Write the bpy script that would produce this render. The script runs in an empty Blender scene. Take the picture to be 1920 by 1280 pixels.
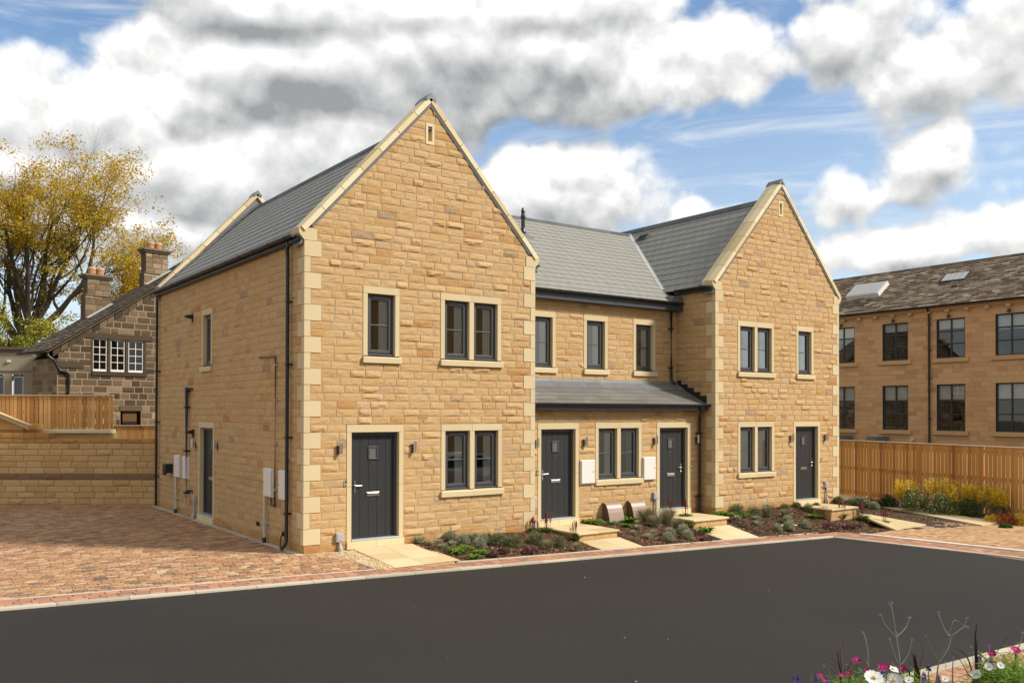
import bpy, math, random
import numpy as np
from mathutils import Vector
R=math.radians
random.seed(7)
S=bpy.context.scene
C=S.collection
rs=np.random.RandomState(11)

# ------------------------------------------------------------------ mesh helper
class MB:
    def __init__(s,T=None): s.v=[]; s.f=[]; s.t=[]; s.n=0; s.T=T
    def add(s,v,f,tone=0.5):
        v=np.asarray(v,float).reshape(-1,3)
        if s.T is not None: v=s.T(v)
        f=np.asarray(f,int)+s.n
        s.v.append(v); s.f.append(f); s.n+=len(v)
        t=np.asarray(tone,float)
        s.t.append(np.full(len(f),float(t)) if t.ndim==0 else t)
    def quad(s,a,b,c,d,tone=.5): s.add([a,b,c,d],[[0,1,2,3]],tone)
    def poly(s,pts,tone=.5): s.add(pts,[list(range(len(pts)))],tone)
    def box(s,x0,x1,y0,y1,z0,z1,tone=.5):
        v=[(x,y,z) for z in (z0,z1) for y in (y0,y1) for x in (x0,x1)]
        s.add(v,[[0,2,3,1],[4,5,7,6],[0,1,5,4],[2,6,7,3],[0,4,6,2],[1,3,7,5]],tone)
    def prism(s,pts,vec,tone=.5):
        n=len(pts); a=np.asarray(pts,float); b=a+np.asarray(vec,float)
        s.add(np.vstack([a,b]),[[i,(i+1)%n,n+(i+1)%n,n+i] for i in range(n)],tone)
        s.add(a,[list(range(n))],tone); s.add(b,[list(range(n))],tone)
    def tube(s,pts,r,n=8,tone=.5,cap=True):
        P=np.asarray(pts,float); k=len(P)
        rr=np.full(k,float(r)) if np.ndim(r)==0 else np.asarray(r,float)
        d=np.gradient(P,axis=0); d/=np.maximum(np.linalg.norm(d,axis=1,keepdims=True),1e-9)
        ref=np.array([0,0,1.0]) if abs(d[:,2]).mean()<.8 else np.array([1.0,0.1,0])
        u=np.cross(d,ref); u/=np.maximum(np.linalg.norm(u,axis=1,keepdims=True),1e-9); w=np.cross(d,u)
        a=np.linspace(0,2*np.pi,n,endpoint=False)
        V=P[:,None]+rr[:,None,None]*(np.cos(a)[None,:,None]*u[:,None]+np.sin(a)[None,:,None]*w[:,None])
        i=np.arange(k-1)[:,None]*n; j=np.arange(n)[None]; j2=(j+1)%n
        F=np.stack([i+j,i+j2,i+n+j2,i+n+j],-1).reshape(-1,4)
        s.add(V.reshape(-1,3),F,tone)
        if cap:
            s.add(V[0],[list(range(n))],tone); s.add(V[-1],[list(range(n))],tone)
    def lathe(s,prof,c=(0,0,0),n=16,tone=.5):
        s.tube([(c[0],c[1],c[2]+z) for r,z in prof],[max(r,1e-4) for r,z in prof],n,tone) if False else None
        a=np.linspace(0,2*np.pi,n,endpoint=False); k=len(prof)
        V=np.array([[(c[0]+r*np.cos(t),c[1]+r*np.sin(t),c[2]+z) for t in a] for r,z in prof])
        F=[[i*n+j,i*n+(j+1)%n,(i+1)*n+(j+1)%n,(i+1)*n+j] for i in range(k-1) for j in range(n)]
        s.add(V.reshape(-1,3),F,tone); s.add(V[-1],[list(range(n))],tone); s.add(V[0],[list(range(n))],tone)
    def build(s,name,m,parent=None,smooth=False,bevel=0,label=None):
        me=bpy.data.meshes.new(name)
        V=np.vstack(s.v); me.vertices.add(len(V)); 
        org=wl(parent) if parent is not None else V.mean(0)*np.array([1,1,0])+np.array([0,0,V[:,2].min()])
        me.vertices.foreach_set('co',(V-org).ravel())
        loops=np.concatenate([f.ravel() for f in s.f]); tot=np.concatenate([np.full(len(f),f.shape[1]) for f in s.f])
        me.loops.add(len(loops)); me.loops.foreach_set('vertex_index',loops)
        me.polygons.add(len(tot)); me.polygons.foreach_set('loop_start',np.concatenate([[0],np.cumsum(tot)[:-1]]))
        a=me.attributes.new('tone','FLOAT','FACE'); a.data.foreach_set('value',np.concatenate(s.t))
        me.polygons.foreach_set('use_smooth',np.full(len(tot),smooth))
        me.update(calc_edges=True); me.validate()
        me.materials.append(m)
        o=bpy.data.objects.new(name,me); C.objects.link(o)
        if parent is not None: o.parent=parent
        else: o.location=org
        if bevel:
            b=o.modifiers.new('bevel','BEVEL'); b.width=bevel; b.segments=2; b.limit_method='ANGLE'
        if label: o['label']=label
        return o
def wl(o):
    p=np.zeros(3)
    while o is not None: p+=np.array(o.location); o=o.parent
    return p
def tag(o,label=None,cat=None,group=None,kind=None):
    if label: o['label']=label
    if cat: o['category']=cat
    if group: o['group']=group
    if kind: o['kind']=kind
    return o
def thing(name,loc,label,cat,group=None):
    o=bpy.data.objects.new(name,None); C.objects.link(o); o.location=loc; o.empty_display_size=.2
    return tag(o,label,cat,group)
def plane(O,U,N):
    O,U,N=[np.array(q,float) for q in (O,U,N)]
    def T(v): return O+v[:,:1]*U+v[:,1:2]*N+v[:,2:3]*np.array([0,0,1.0])
    return T    # local coordinates (u along wall, n outwards, z)

# ------------------------------------------------------------------ materials
def N(nt,t,**k):
    n=nt.nodes.new(t)
    for a,b in k.items():
        if a.startswith('i_'):
            key=a[2:]; n.inputs[int(key) if key.isdigit() else key.replace('_',' ')].default_value=b
        else: setattr(n,a,b)
    return n
def L(nt,a,b): nt.links.new(a,b)
def ramp(nt,stops,interp='LINEAR'):
    r=nt.nodes.new('ShaderNodeValToRGB'); e=r.color_ramp.elements; r.color_ramp.interpolation=interp
    while len(e)<len(stops): e.new(.5)
    for i,(p,c) in enumerate(stops):
        e[i].position=p; e[i].color=(*c,1) if len(c)==3 else c
    return r
def mat(name,stops,tone=True,ns=6.0,na=.18,fine=90,fa=.12,bump=.0,bs=60,rough=.85,spec=.3,metal=0,vec=None,blot=None,trans=0,stain=None):
    m=bpy.data.materials.new(name); m.use_nodes=True; nt=m.node_tree
    b=nt.nodes['Principled BSDF']; b.inputs['Roughness'].default_value=rough; b.inputs['Metallic'].default_value=metal
    b.inputs['Specular IOR Level'].default_value=spec
    tc=N(nt,'ShaderNodeTexCoord')
    co=tc.outputs['Object']
    if vec:
        mp=N(nt,'ShaderNodeMapping'); mp.inputs['Scale'].default_value=vec; L(nt,co,mp.inputs[0]); co=mp.outputs[0]
    n1=N(nt,'ShaderNodeTexNoise',i_Scale=ns,i_Detail=5.0,i_Roughness=.6); L(nt,co,n1.inputs['Vector'])
    n2=N(nt,'ShaderNodeTexNoise',i_Scale=fine,i_Detail=3.0); L(nt,co,n2.inputs['Vector'])
    at=N(nt,'ShaderNodeAttribute',attribute_name='tone')
    # tone + noise -> ramp
    a=N(nt,'ShaderNodeMath',operation='MULTIPLY_ADD'); L(nt,n1.outputs['Fac'],a.inputs[0]); a.inputs[1].default_value=na*2; 
    if tone: L(nt,at.outputs['Fac'],a.inputs[2])
    else: a.inputs[2].default_value=.5
    a2=N(nt,'ShaderNodeMath',operation='SUBTRACT'); L(nt,a.outputs[0],a2.inputs[0]); a2.inputs[1].default_value=na
    r=ramp(nt,stops if len(stops)>1 else [(0,stops[0][1]),(1,stops[0][1])]); L(nt,a2.outputs[0],r.inputs[0])
    # fine grain value
    mr=N(nt,'ShaderNodeMapRange'); L(nt,n2.outputs['Fac'],mr.inputs[0]); mr.inputs[1].default_value=.25; mr.inputs[2].default_value=.75
    mr.inputs[3].default_value=1-fa; mr.inputs[4].default_value=1+fa
    mx=N(nt,'ShaderNodeMix',data_type='RGBA',blend_type='MULTIPLY'); mx.inputs[0].default_value=1
    L(nt,r.outputs[0],mx.inputs[6]); L(nt,mr.outputs[0],mx.inputs[7]); col=mx.outputs[2]
    if blot:   # broad worn / weathered blotches: (scale, threshold, soft, colour)
        n3=N(nt,'ShaderNodeTexNoise',i_Scale=blot[0],i_Detail=6.0,i_Roughness=.65); L(nt,tc.outputs['Object'],n3.inputs['Vector'])
        m3=N(nt,'ShaderNodeMapRange'); L(nt,n3.outputs['Fac'],m3.inputs[0]); m3.inputs[1].default_value=blot[1]; m3.inputs[2].default_value=blot[1]+blot[2]
        m3.inputs[4].default_value=blot[4] if len(blot)>4 else .8
        mm=N(nt,'ShaderNodeMix',data_type='RGBA'); L(nt,m3.outputs[0],mm.inputs[0]); L(nt,col,mm.inputs[6]); mm.inputs[7].default_value=(*blot[3],1); col=mm.outputs[2]
    L(nt,col,b.inputs['Base Color'])
    if bump:
        n4=N(nt,'ShaderNodeTexNoise',i_Scale=bs,i_Detail=6.0,i_Roughness=.6); L(nt,co,n4.inputs['Vector'])
        bp=N(nt,'ShaderNodeBump',i_Strength=1.0,i_Distance=bump); L(nt,n4.outputs['Fac'],bp.inputs['Height']); L(nt,bp.outputs[0],b.inputs['Normal'])
    if trans:
        tr=N(nt,'ShaderNodeBsdfTranslucent'); L(nt,col,tr.inputs[0]); ms=N(nt,'ShaderNodeMixShader'); ms.inputs[0].default_value=trans
        out=nt.nodes['Material Output']; L(nt,b.outputs[0],ms.inputs[1]); L(nt,tr.outputs[0],ms.inputs[2]); L(nt,ms.outputs[0],out.inputs[0])
    return m
def two(a,b): return [(0,a),(1,b)]
M={}
M['stone']=mat('sandstone_block',[(0,(.40,.195,.066)),(.12,(.445,.252,.096)),(.4,(.485,.309,.138)),(.7,(.515,.344,.168)),(.88,(.44,.292,.158)),(1,(.345,.232,.135))],ns=3.5,na=.12,fine=45,fa=.15,bump=.008,bs=55,blot=(1.1,.56,.22,(.50,.335,.175),.5))
M['mortar']=mat('lime_mortar',two((.34,.265,.17),(.41,.33,.22)),tone=False,ns=20,na=.3)
M['ashlar']=mat('sawn_stone',[(0,(.52,.41,.24)),(.5,(.575,.465,.28)),(1,(.615,.51,.32))],ns=2.2,na=.2,fine=120,fa=.05,bump=.0008,bs=200)
M['coping']=mat('coping_stone',[(0,(.58,.46,.26)),(.5,(.66,.54,.33)),(1,(.72,.61,.40))],ns=3,na=.25,fine=120,fa=.06,blot=(4,.62,.15,(.38,.31,.18),.5))
M['slate']=mat('roof_slate',[(0,(.205,.203,.183)),(.5,(.245,.242,.218)),(1,(.29,.287,.26))],ns=5,na=.08,fine=60,fa=.06,bump=.0012,bs=60,rough=.6,spec=.25)
M['slate_dark']=mat('porch_slate',[(0,(.115,.112,.104)),(.5,(.145,.142,.132)),(1,(.185,.182,.17))],ns=6,na=.18,fine=60,fa=.1,bump=.0015,bs=60,rough=.5,spec=.45,blot=(2.5,.6,.2,(.17,.175,.17),.5))
M['ridge']=mat('ridge_tile',two((.055,.06,.062),(.10,.105,.105)),ns=4,na=.3,rough=.6)
M['lead']=mat('lead_sheet',two((.10,.108,.112),(.19,.2,.205)),ns=3,na=.4,fine=30,fa=.15,rough=.45,spec=.5,blot=(5,.58,.2,(.34,.36,.37),.6))
M['lead_pale']=mat('new_lead',two((.33,.35,.35),(.46,.47,.46)),ns=5,na=.3,rough=.4,spec=.5)
M['black']=mat('black_plastic',two((.012,.013,.014),(.02,.021,.022)),tone=False,ns=3,fa=.05,rough=.38,spec=.5)
M['fascia']=mat('dark_fascia',two((.045,.052,.06),(.06,.068,.076)),tone=False,ns=3,fa=.05,rough=.5)
M['frame']=mat('anthracite_frame',two((.050,.052,.056),(.060,.062,.066)),tone=False,ns=3,fa=.05,rough=.42,spec=.45)
M['door']=mat('anthracite_door',two((.022,.023,.025),(.032,.033,.035)),tone=False,ns=4,na=.3,fine=50,fa=.14,bump=.0012,bs=30,rough=.5,vec=(9,9,.7))
M['chrome']=mat('brushed_steel',two((.55,.55,.54),(.66,.66,.65)),tone=False,ns=5,fa=.05,rough=.25,metal=1)
M['steel_plate']=mat('dark_steel_plate',two((.13,.11,.09),(.17,.14,.11)),tone=False,rough=.35,metal=.8)
M['white_box']=mat('white_meter_box',two((.66,.64,.60),(.72,.70,.66)),tone=False,ns=2,na=.3,fa=.04,rough=.55)
M['grey_box']=mat('grey_plastic',two((.34,.35,.35),(.40,.41,.41)),tone=False,fa=.04,rough=.5)
M['cream_pipe']=mat('cream_pipe',two((.50,.46,.36),(.56,.52,.42)),tone=False,fa=.04,rough=.5)
M['copper']=mat('brown_pipe',two((.10,.055,.035),(.15,.085,.055)),tone=False,ns=8,na=.3,rough=.4,metal=.3)
M['cowl']=mat('brown_plastic',two((.27,.19,.145),(.32,.23,.18)),tone=False,ns=6,na=.3,fine=120,fa=.08,rough=.38,spec=.5)
M['cowl_side']=mat('dark_brown_plastic',two((.12,.07,.045),(.16,.095,.06)),tone=False,ns=6,na=.3,rough=.5)
M['carpaint']=mat('silver_paint',two((.42,.43,.44),(.46,.47,.48)),tone=False,rough=.25,metal=.6)
M['white_edging']=mat('pale_edging_stone',two((.60,.56,.49),(.70,.66,.59)),ns=4,na=.25,fine=90,fa=.1)
M['underlay']=mat('roof_underlay',two((.05,.05,.048),(.06,.06,.058)),tone=False)
M['vent']=mat('terracotta_vent',two((.50,.29,.15),(.55,.34,.18)),tone=False,rough=.8)
M['void']=mat('dark_void',two((.012,.011,.01),(.016,.014,.012)),tone=False)
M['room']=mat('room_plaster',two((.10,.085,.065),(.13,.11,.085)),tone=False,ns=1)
M['curtain']=mat('pale_curtain',two((.66,.64,.57),(.76,.74,.68)),tone=True,ns=4,na=.2,rough=.9)
M['curtain_teal']=mat('teal_curtain',two((.06,.26,.26),(.09,.34,.33)),tone=True,ns=4,na=.2,rough=.9)
M['sill_pale']=mat('threshold_metal',two((.38,.42,.42),(.46,.49,.49)),tone=False,rough=.35,metal=.3)
M['road']=mat('asphalt',[(0,(.012,.0106,.0094)),(.5,(.0205,.0184,.0163)),(1,(.035,.0315,.028))],tone=False,ns=75,na=.46,fine=48,fa=.30,bump=.010,bs=90,rough=.82,spec=.3,blot=(.16,.42,.3,(.030,.027,.024),.6))
M['kerb']=mat('concrete_kerb',two((.40,.345,.27),(.52,.46,.37)),ns=4,na=.25,fine=90,fa=.12,bump=.001,blot=(5,.6,.2,(.30,.25,.19),.5))
M['paver']=mat('block_paver',[(0,(.14,.11,.088)),(.12,(.23,.145,.092)),(.35,(.34,.172,.09)),(.6,(.40,.232,.122)),(.82,(.47,.305,.165)),(1,(.50,.385,.24))],ns=18,na=.06,fine=110,fa=.16,bump=.002,bs=120,blot=(.5,.50,.3,(.46,.29,.16),.45))
M['paver_red']=mat('red_brick_strip',[(0,(.19,.15,.13)),(.2,(.29,.17,.115)),(.6,(.40,.185,.11)),(1,(.47,.29,.18))],ns=12,na=.12,fine=110,fa=.16,bump=.002,bs=120)
M['paver_buff']=mat('buff_paver',[(0,(.24,.15,.085)),(.3,(.36,.215,.11)),(.65,(.46,.28,.14)),(1,(.55,.36,.19))],ns=8,na=.15,fine=110,fa=.14,bump=.002,bs=120,blot=(.8,.5,.3,(.36,.23,.13),.5))
M['sand']=mat('jointing_sand',two((.31,.205,.13),(.38,.26,.17)),tone=False,ns=20)
M['flag']=mat('buff_flagstone',[(0,(.50,.385,.21)),(.5,(.57,.455,.265)),(1,(.63,.515,.315))],ns=2.5,na=.25,fine=120,fa=.08,bump=.001,bs=150,blot=(3,.6,.2,(.48,.36,.20),.5))
M['mulch']=mat('bark_mulch',[(0,(.04,.023,.014)),(.45,(.115,.060,.033)),(.8,(.25,.13,.065)),(1,(.44,.25,.125))],tone=True,ns=40,na=.3,fine=120,fa=.3,bump=.01,bs=60,rough=.95)
M['soil']=mat('mulch_soil',[(0,(.028,.018,.012)),(.5,(.06,.038,.025)),(1,(.12,.073,.045))],tone=False,ns=26,na=.5,fine=120,fa=.3,bump=.02,bs=45,rough=.95)
M['gravel']=mat('golden_gravel',[(0,(.36,.25,.12)),(.5,(.56,.43,.24)),(1,(.70,.60,.42))],ns=60,na=.1,fine=150,fa=.1,rough=.8)
M['wood']=mat('fence_timber',[(0,(.34,.15,.04)),(.35,(.49,.24,.068)),(.7,(.59,.315,.10)),(1,(.66,.39,.145))],ns=2.2,na=.16,fine=20,fa=.16,bump=.002,bs=20,rough=.75,vec=(10,10,1.0),blot=(5,.66,.08,(.25,.10,.03),.6))
M['wood_top']=mat('fence_capping',two((.55,.42,.30),(.66,.54,.41)),ns=3,na=.3,rough=.7)
M['ground']=mat('ground_earth',two((.10,.085,.05),(.16,.13,.08)),tone=False,ns=1.5,na=.5,rough=.95)
M['oldstone']=mat('dark_gritstone',[(0,(.040,.027,.017)),(.35,(.078,.053,.031)),(.65,(.14,.095,.055)),(.85,(.22,.155,.088)),(1,(.34,.26,.17))],ns=5,na=.13,fine=40,fa=.25,bump=.01,bs=40)
M['oldmortar']=mat('pale_pointing',two((.25,.17,.10),(.31,.22,.135)),tone=False,ns=8,na=.3)
M['oldslate']=mat('stone_slate',[(0,(.06,.045,.032)),(.5,(.115,.088,.062)),(1,(.20,.165,.125))],ns=5,na=.25,fine=30,fa=.25,bump=.01,bs=30,rough=.85,blot=(4,.62,.1,(.30,.27,.21),.5))
M['millslate']=mat('mossy_stone_slate',[(0,(.10,.072,.048)),(.4,(.19,.14,.096)),(.8,(.29,.23,.165)),(1,(.42,.36,.28))],ns=1.6,na=.22,fine=14,fa=.3,bump=.01,bs=20,rough=.85,blot=(7,.60,.08,(.40,.36,.29),.4),vec=(1,1,1))
M['millstone']=mat('mill_sandstone',[(0,(.25,.145,.08)),(.1,(.47,.265,.13)),(.5,(.59,.345,.168)),(.85,(.65,.39,.20)),(1,(.66,.33,.12))],ns=1.5,na=.12,fine=25,fa=.14,bump=.006,bs=25,blot=(.6,.58,.2,(.44,.27,.145),.5))
M['millmortar']=mat('mill_mortar',two((.44,.27,.145),(.50,.32,.17)),tone=False,ns=8)
M['milltrim']=mat('mill_trim_stone',two((.54,.325,.155),(.62,.385,.19)),ns=3,na=.3,fine=30,fa=.15)
M['render']=mat('rendered_wall',two((.27,.225,.165),(.34,.285,.21)),tone=False,ns=2,na=.4,fine=30,fa=.15)
M['whitepaint']=mat('white_paint',two((.62,.60,.56),(.75,.73,.69)),tone=False,ns=10,na=.4,rough=.6)
M['pot']=mat('clay_pot',two((.42,.15,.065),(.52,.24,.12)),ns=8,na=.3)
M['pot_rim']=mat('clay_pot_rim',two((.50,.36,.22),(.56,.42,.27)),ns=8,na=.3)
M['bark']=mat('tree_bark',two((.045,.036,.022),(.095,.078,.05)),tone=False,ns=6,na=.5,fine=30,fa=.3,bump=.02,bs=12,rough=.95)
def leafmat(name,stops,tr=.35,ns=.5,na=.16): return mat(name,stops,ns=ns,na=na,fine=8,fa=.15,rough=.6,spec=.2,trans=tr)
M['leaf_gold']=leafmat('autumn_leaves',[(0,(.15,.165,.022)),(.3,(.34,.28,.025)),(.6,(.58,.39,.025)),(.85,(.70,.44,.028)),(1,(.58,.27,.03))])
M['leaf_green']=leafmat('green_leaves',[(0,(.05,.09,.018)),(.5,(.12,.17,.03)),(.8,(.26,.26,.045)),(1,(.55,.42,.05))])
M['silver']=leafmat('silver_foliage',[(0,(.24,.25,.15)),(.5,(.38,.39,.255)),(1,(.54,.55,.39))],.25,6,.1)
M['bush']=leafmat('needle_foliage',[(0,(.075,.09,.035)),(.5,(.155,.175,.072)),(1,(.29,.31,.15))],.25,6,.12)
M['lime']=leafmat('bright_leaf',[(0,(.06,.13,.015)),(.6,(.15,.27,.03)),(.95,(.27,.38,.06)),(1,(.38,.07,.04))],.3,6,.05)
M['straw']=leafmat('grass_blades',[(0,(.15,.15,.075)),(.5,(.29,.265,.155)),(1,(.46,.40,.25))],.25,6,.12)
M['plum']=leafmat('plum_leaf',[(0,(.08,.04,.036)),(.5,(.155,.08,.068)),(1,(.28,.17,.145))],.15,6,.12)
M['redspike']=leafmat('red_flower',[(0,(.13,.018,.02)),(1,(.30,.05,.05))],.2,6,.1)
M['midgreen']=leafmat('mid_green',[(0,(.06,.10,.022)),(.5,(.13,.20,.045)),(1,(.25,.31,.09))],.3,6,.12)
M['evergreen']=leafmat('evergreen_leaf',[(0,(.022,.05,.015)),(.5,(.055,.115,.03)),(1,(.15,.22,.05))],.25,5,.14)
M['yellowleaf']=leafmat('yellow_leaf',[(0,(.52,.38,.03)),(.5,(.80,.58,.03)),(1,(.88,.68,.08))],.4,6,.12)
M['orangeleaf']=leafmat('orange_leaf',[(0,(.22,.05,.015)),(.6,(.42,.11,.03)),(1,(.55,.26,.05))],.3,6,.14)
M['whitepetal']=leafmat('white_petal',two((.72,.72,.70),(.82,.82,.80)),.25,6,.1)
M['pinkpetal']=leafmat('magenta_petal',[(0,(.28,.01,.09)),(.6,(.45,.015,.17)),(1,(.52,.06,.28))],.3,20,.2)
M['yellowdot']=mat('flower_centre',two((.70,.35,.02),(.80,.45,.04)),tone=False)
M['violet']=leafmat('violet_floret',[(0,(.07,.05,.22)),(.6,(.16,.11,.40)),(1,(.28,.22,.58))],.2,20,.15)
M['lilac']=leafmat('lilac_floret',[(0,(.24,.12,.34)),(1,(.45,.26,.56))],.2,20,.15)
M['stem']=leafmat('grey_green_stem',two((.11,.14,.10),(.19,.22,.16)),.1,6,.1)
M['purplegrass']=leafmat('purple_grass',[(0,(.030,.016,.022)),(.5,(.06,.03,.035)),(1,(.22,.12,.09))],.15,6,.2)
M['fern']=leafmat('feathery_foliage',[(0,(.11,.20,.025)),(.6,(.22,.36,.05)),(1,(.36,.48,.11))],.4,6,.1)
M['darkmortar']=mat('grey_mortar',two((.15,.115,.075),(.20,.155,.10)),tone=False,ns=20,na=.3)
M['bandstone']=mat('garden_wall_stone',[(0,(.20,.125,.072)),(.09,(.23,.145,.082)),(.12,(.43,.26,.105)),(.5,(.51,.33,.145)),(1,(.56,.385,.185))],ns=3.5,na=.04,fine=45,fa=.16,bump=.006,bs=70)
M['copestone']=mat('orange_cope_stone',two((.36,.185,.05),(.50,.29,.10)),ns=3.5,na=.1,fine=45,fa=.16,bump=.006,bs=70)
M['paletimber']=mat('pale_timber',two((.50,.34,.15),(.60,.44,.22)),ns=3,na=.2,vec=(8,8,1))
M['brownboard']=mat('dark_board',two((.02,.014,.01),(.03,.02,.014)),tone=False)
M['wood_dark']=mat('brown_board',two((.09,.045,.02),(.13,.07,.03)),tone=False)
M['oldcap']=mat('weathered_cap',two((.10,.085,.06),(.17,.15,.11)),ns=6,na=.3,fine=40,fa=.25,bump=.01,bs=40)
M['millframe']=mat('mill_window_frame',two((.028,.036,.038),(.04,.05,.052)),tone=False,rough=.45)
def glassmat(name,tint=(.78,.80,.80),k=1.0):
    m=bpy.data.materials.new(name); m.use_nodes=True; nt=m.node_tree; nt.nodes.clear()
    o=N(nt,'ShaderNodeOutputMaterial'); t=N(nt,'ShaderNodeBsdfTransparent'); t.inputs[0].default_value=(*tint,1)
    g=N(nt,'ShaderNodeBsdfGlossy'); g.inputs[0].default_value=(.92,.95,.96,1); g.inputs['Roughness'].default_value=.015
    fr=N(nt,'ShaderNodeFresnel',i_IOR=1.6); mu=N(nt,'ShaderNodeMath',operation='MULTIPLY_ADD',use_clamp=True); L(nt,fr.outputs[0],mu.inputs[0]); mu.inputs[1].default_value=2.4*k; mu.inputs[2].default_value=.06*k
    tc=N(nt,'ShaderNodeTexCoord'); nz=N(nt,'ShaderNodeTexNoise',i_Scale=.9,i_Detail=1.0); L(nt,tc.outputs['Object'],nz.inputs[0])
    bp=N(nt,'ShaderNodeBump',i_Distance=.004,i_Strength=.5); L(nt,nz.outputs[0],bp.inputs['Height']); L(nt,bp.outputs[0],g.inputs['Normal'])
    x=N(nt,'ShaderNodeMixShader'); L(nt,mu.outputs[0],x.inputs[0]); L(nt,t.outputs[0],x.inputs[1]); L(nt,g.outputs[0],x.inputs[2]); L(nt,x.outputs[0],o.inputs[0])
    return m
M['glass']=glassmat('window_glass',(.93,.95,.95))
M['millglass']=glassmat('mill_glass',(.70,.72,.72),.4)
M['skylight']=mat('skylight_glass',two((.40,.41,.41),(.52,.53,.52)),tone=False,ns=2,rough=.25,spec=.5)

# ------------------------------------------------------------------ stone walls
def cut(iv,holes):
    for h0,h1 in holes:
        o=[]
        for a,b in iv:
            if h1<=a or h0>=b: o.append((a,b))
            else:
                if h0>a+.02: o.append((a,h0))
                if h1<b-.02: o.append((h1,b))
        iv=o
    return iv
def stonewall(mb,z0,z1,uL,uR,holes=(),ch=.15,lmin=.24,lmax=.50,joint=.0075,nx=7,nz=5,amp=1.0,tone=None,bold=.13):
    z=z0
    while z<z1-.01:
        zt=min(z+ch,z1)
        lb,lt=uL(z+.001),uL(zt-.001); rb,rt=uR(z+.001),uR(zt-.001)
        a0,b0=min(lb,lt),max(rb,rt)
        if b0-a0<.05: break
        hs=[(h[0],h[1]) for h in holes if h[2]<zt-.02 and h[3]>z+.02]
        for a,b in cut([(a0,b0)],hs):
            x=a
            while x<b-1e-6:
                w=rs.uniform(lmin,lmax)
                if b-x-w<lmin*.6: w=b-x
                if w>lmax*1.25: w=w/2
                x1=x+w
                bl,tl=(lb,lt) if abs(x-a0)<1e-6 else (x,x)
                br,tr=(rb,rt) if abs(x1-b0)<1e-6 else (x1,x1)
                stone(mb,bl,br,tl,tr,z,zt,joint/2,nx,nz,amp,tone,bold)
                x=x1
        z=zt
def stone(mb,bl,br,tl,tr,z0,z1,j,nx,nz,amp,tone,bold):
    W=max(br-bl,tr-tl); Hh=z1-z0
    if W<.03: return
    bl+=j; br-=j; tl+=j; tr-=j; z0+=j; z1-=j
    if br<bl: br=bl=(br+bl)/2
    if tr<tl: tr=tl=(tr+tl)/2
    e=.006/max(W,.05); ez=.006/Hh
    if nx<=3: sx=np.array([0,e,1-e,1]); sz=np.array([0,ez,1-ez,1])
    else:
        sx=np.concatenate([[0,e],np.linspace(0,1,nx)[1:-1],[1-e,1]]); sz=np.concatenate([[0,ez],np.linspace(0,1,nz)[1:-1],[1-ez,1]])
        sx[2:-2]+=rs.uniform(-.25,.25,len(sx)-4)/nx; sz[2:-2]+=rs.uniform(-.2,.2,len(sz)-4)/nz
    s,t=np.meshgrid(sx,sz)
    u=(bl*(1-t)+tl*t)*(1-s)+(br*(1-t)+tr*t)*s; z=z0+(z1-z0)*t
    du=np.minimum(s,1-s)*W; dz=np.minimum(t,1-t)*Hh
    fall=np.clip(np.minimum(du,dz)/.04,0,1)**.8
    h=np.full(s.shape,9.0)
    for k in range(3):
        h=np.minimum(h,rs.uniform(.004,.014)+rs.uniform(-.02,.02)*(s-.5)+rs.uniform(-.014,.014)*(t-.5))
    if rs.rand()<bold: # pitched face: belly with an undercut edge
        c=rs.uniform(.10,.34); ph=rs.uniform(0,6); line=c+.10*np.sin(s*rs.uniform(4,9)+ph)
        h=h+rs.uniform(.010,.024)*np.clip((t-line)*9+.5,0,1)*np.clip((1.1-t)*1.5,.15,1)
    h=h+rs.normal(0,.0022,s.shape)
    d=.002+fall*np.clip(h,-.003,.06)*amp
    ring=(s<=0)|(s>=1)|(t<=0)|(t>=1); d[ring]=-.006
    d=d+rs.uniform(-.002,.003)
    n,m=s.shape
    V=np.stack([u,d,z],-1).reshape(-1,3)
    i=np.arange(n-1)[:,None]*m; q=np.arange(m-1)[None]
    F=np.stack([i+q,i+q+1,i+m+q+1,i+m+q],-1).reshape(-1,4)
    tn=tone(z0) if tone else np.clip(rs.beta(3.2,3.2)*.9+.03+(.25 if rs.rand()<.06 else 0)-(.3 if rs.rand()<.05 else 0),0,1)
    mb.add(V,F,tn)
def sheet(mb,u0,u1,z0,z1,holes,n=-.0025,tone=.5,uL=None,uR=None):
    # flat backing behind the joints, left open where the windows and doors are
    zs=sorted(set([z0,z1]+[q for h in holes for q in (h[2],h[3]) if z0<q<z1]))
    for a,b in zip(zs[:-1],zs[1:]):
        for l,r in cut([(u0,u1)],[(h[0],h[1]) for h in holes if h[2]<b-.01 and h[3]>a+.01]):
            la=lb=l; ra=rb=r
            if uL and l==u0: la,lb=uL(a),uL(b)
            if uR and r==u1: ra,rb=uR(a),uR(b)
            mb.quad((la,n,a),(ra,n,a),(rb,n,b),(lb,n,b),tone)
def slates(mb,O,e,s,Ln,Sl,w,ex,lift=.012,emin=None,emax=None,tn=.5,jit=.25,gap=.003):
    O,e,s=[np.array(q,float) for q in (O,e,s)]; n=np.cross(e,s); n/=np.linalg.norm(n)
    if n[2]<0: n=-n
    k=0; y=0.0
    while y<Sl-.02:
        y1=min(y+ex+.02,Sl); a=emin(y) if emin else 0; b=emax(y) if emax else Ln
        x=a-(w/2 if k%2 else 0)
        while x<b:
            p,q=max(x+gap/2,a),min(x+w-gap/2,b)
            if q-p>.02:
                l=lift+rs.uniform(0,.003)
                c=[O+e*p+s*y+n*l,O+e*q+s*y+n*l,O+e*q+s*y1+n*.001,O+e*p+s*y1+n*.001,O+e*p+s*y,O+e*q+s*y]
                mb.add(c,[[0,1,2,3],[4,5,1,0]],np.clip(tn+rs.uniform(-jit,jit),0,1))
            x+=w
        y+=ex; k+=1
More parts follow.
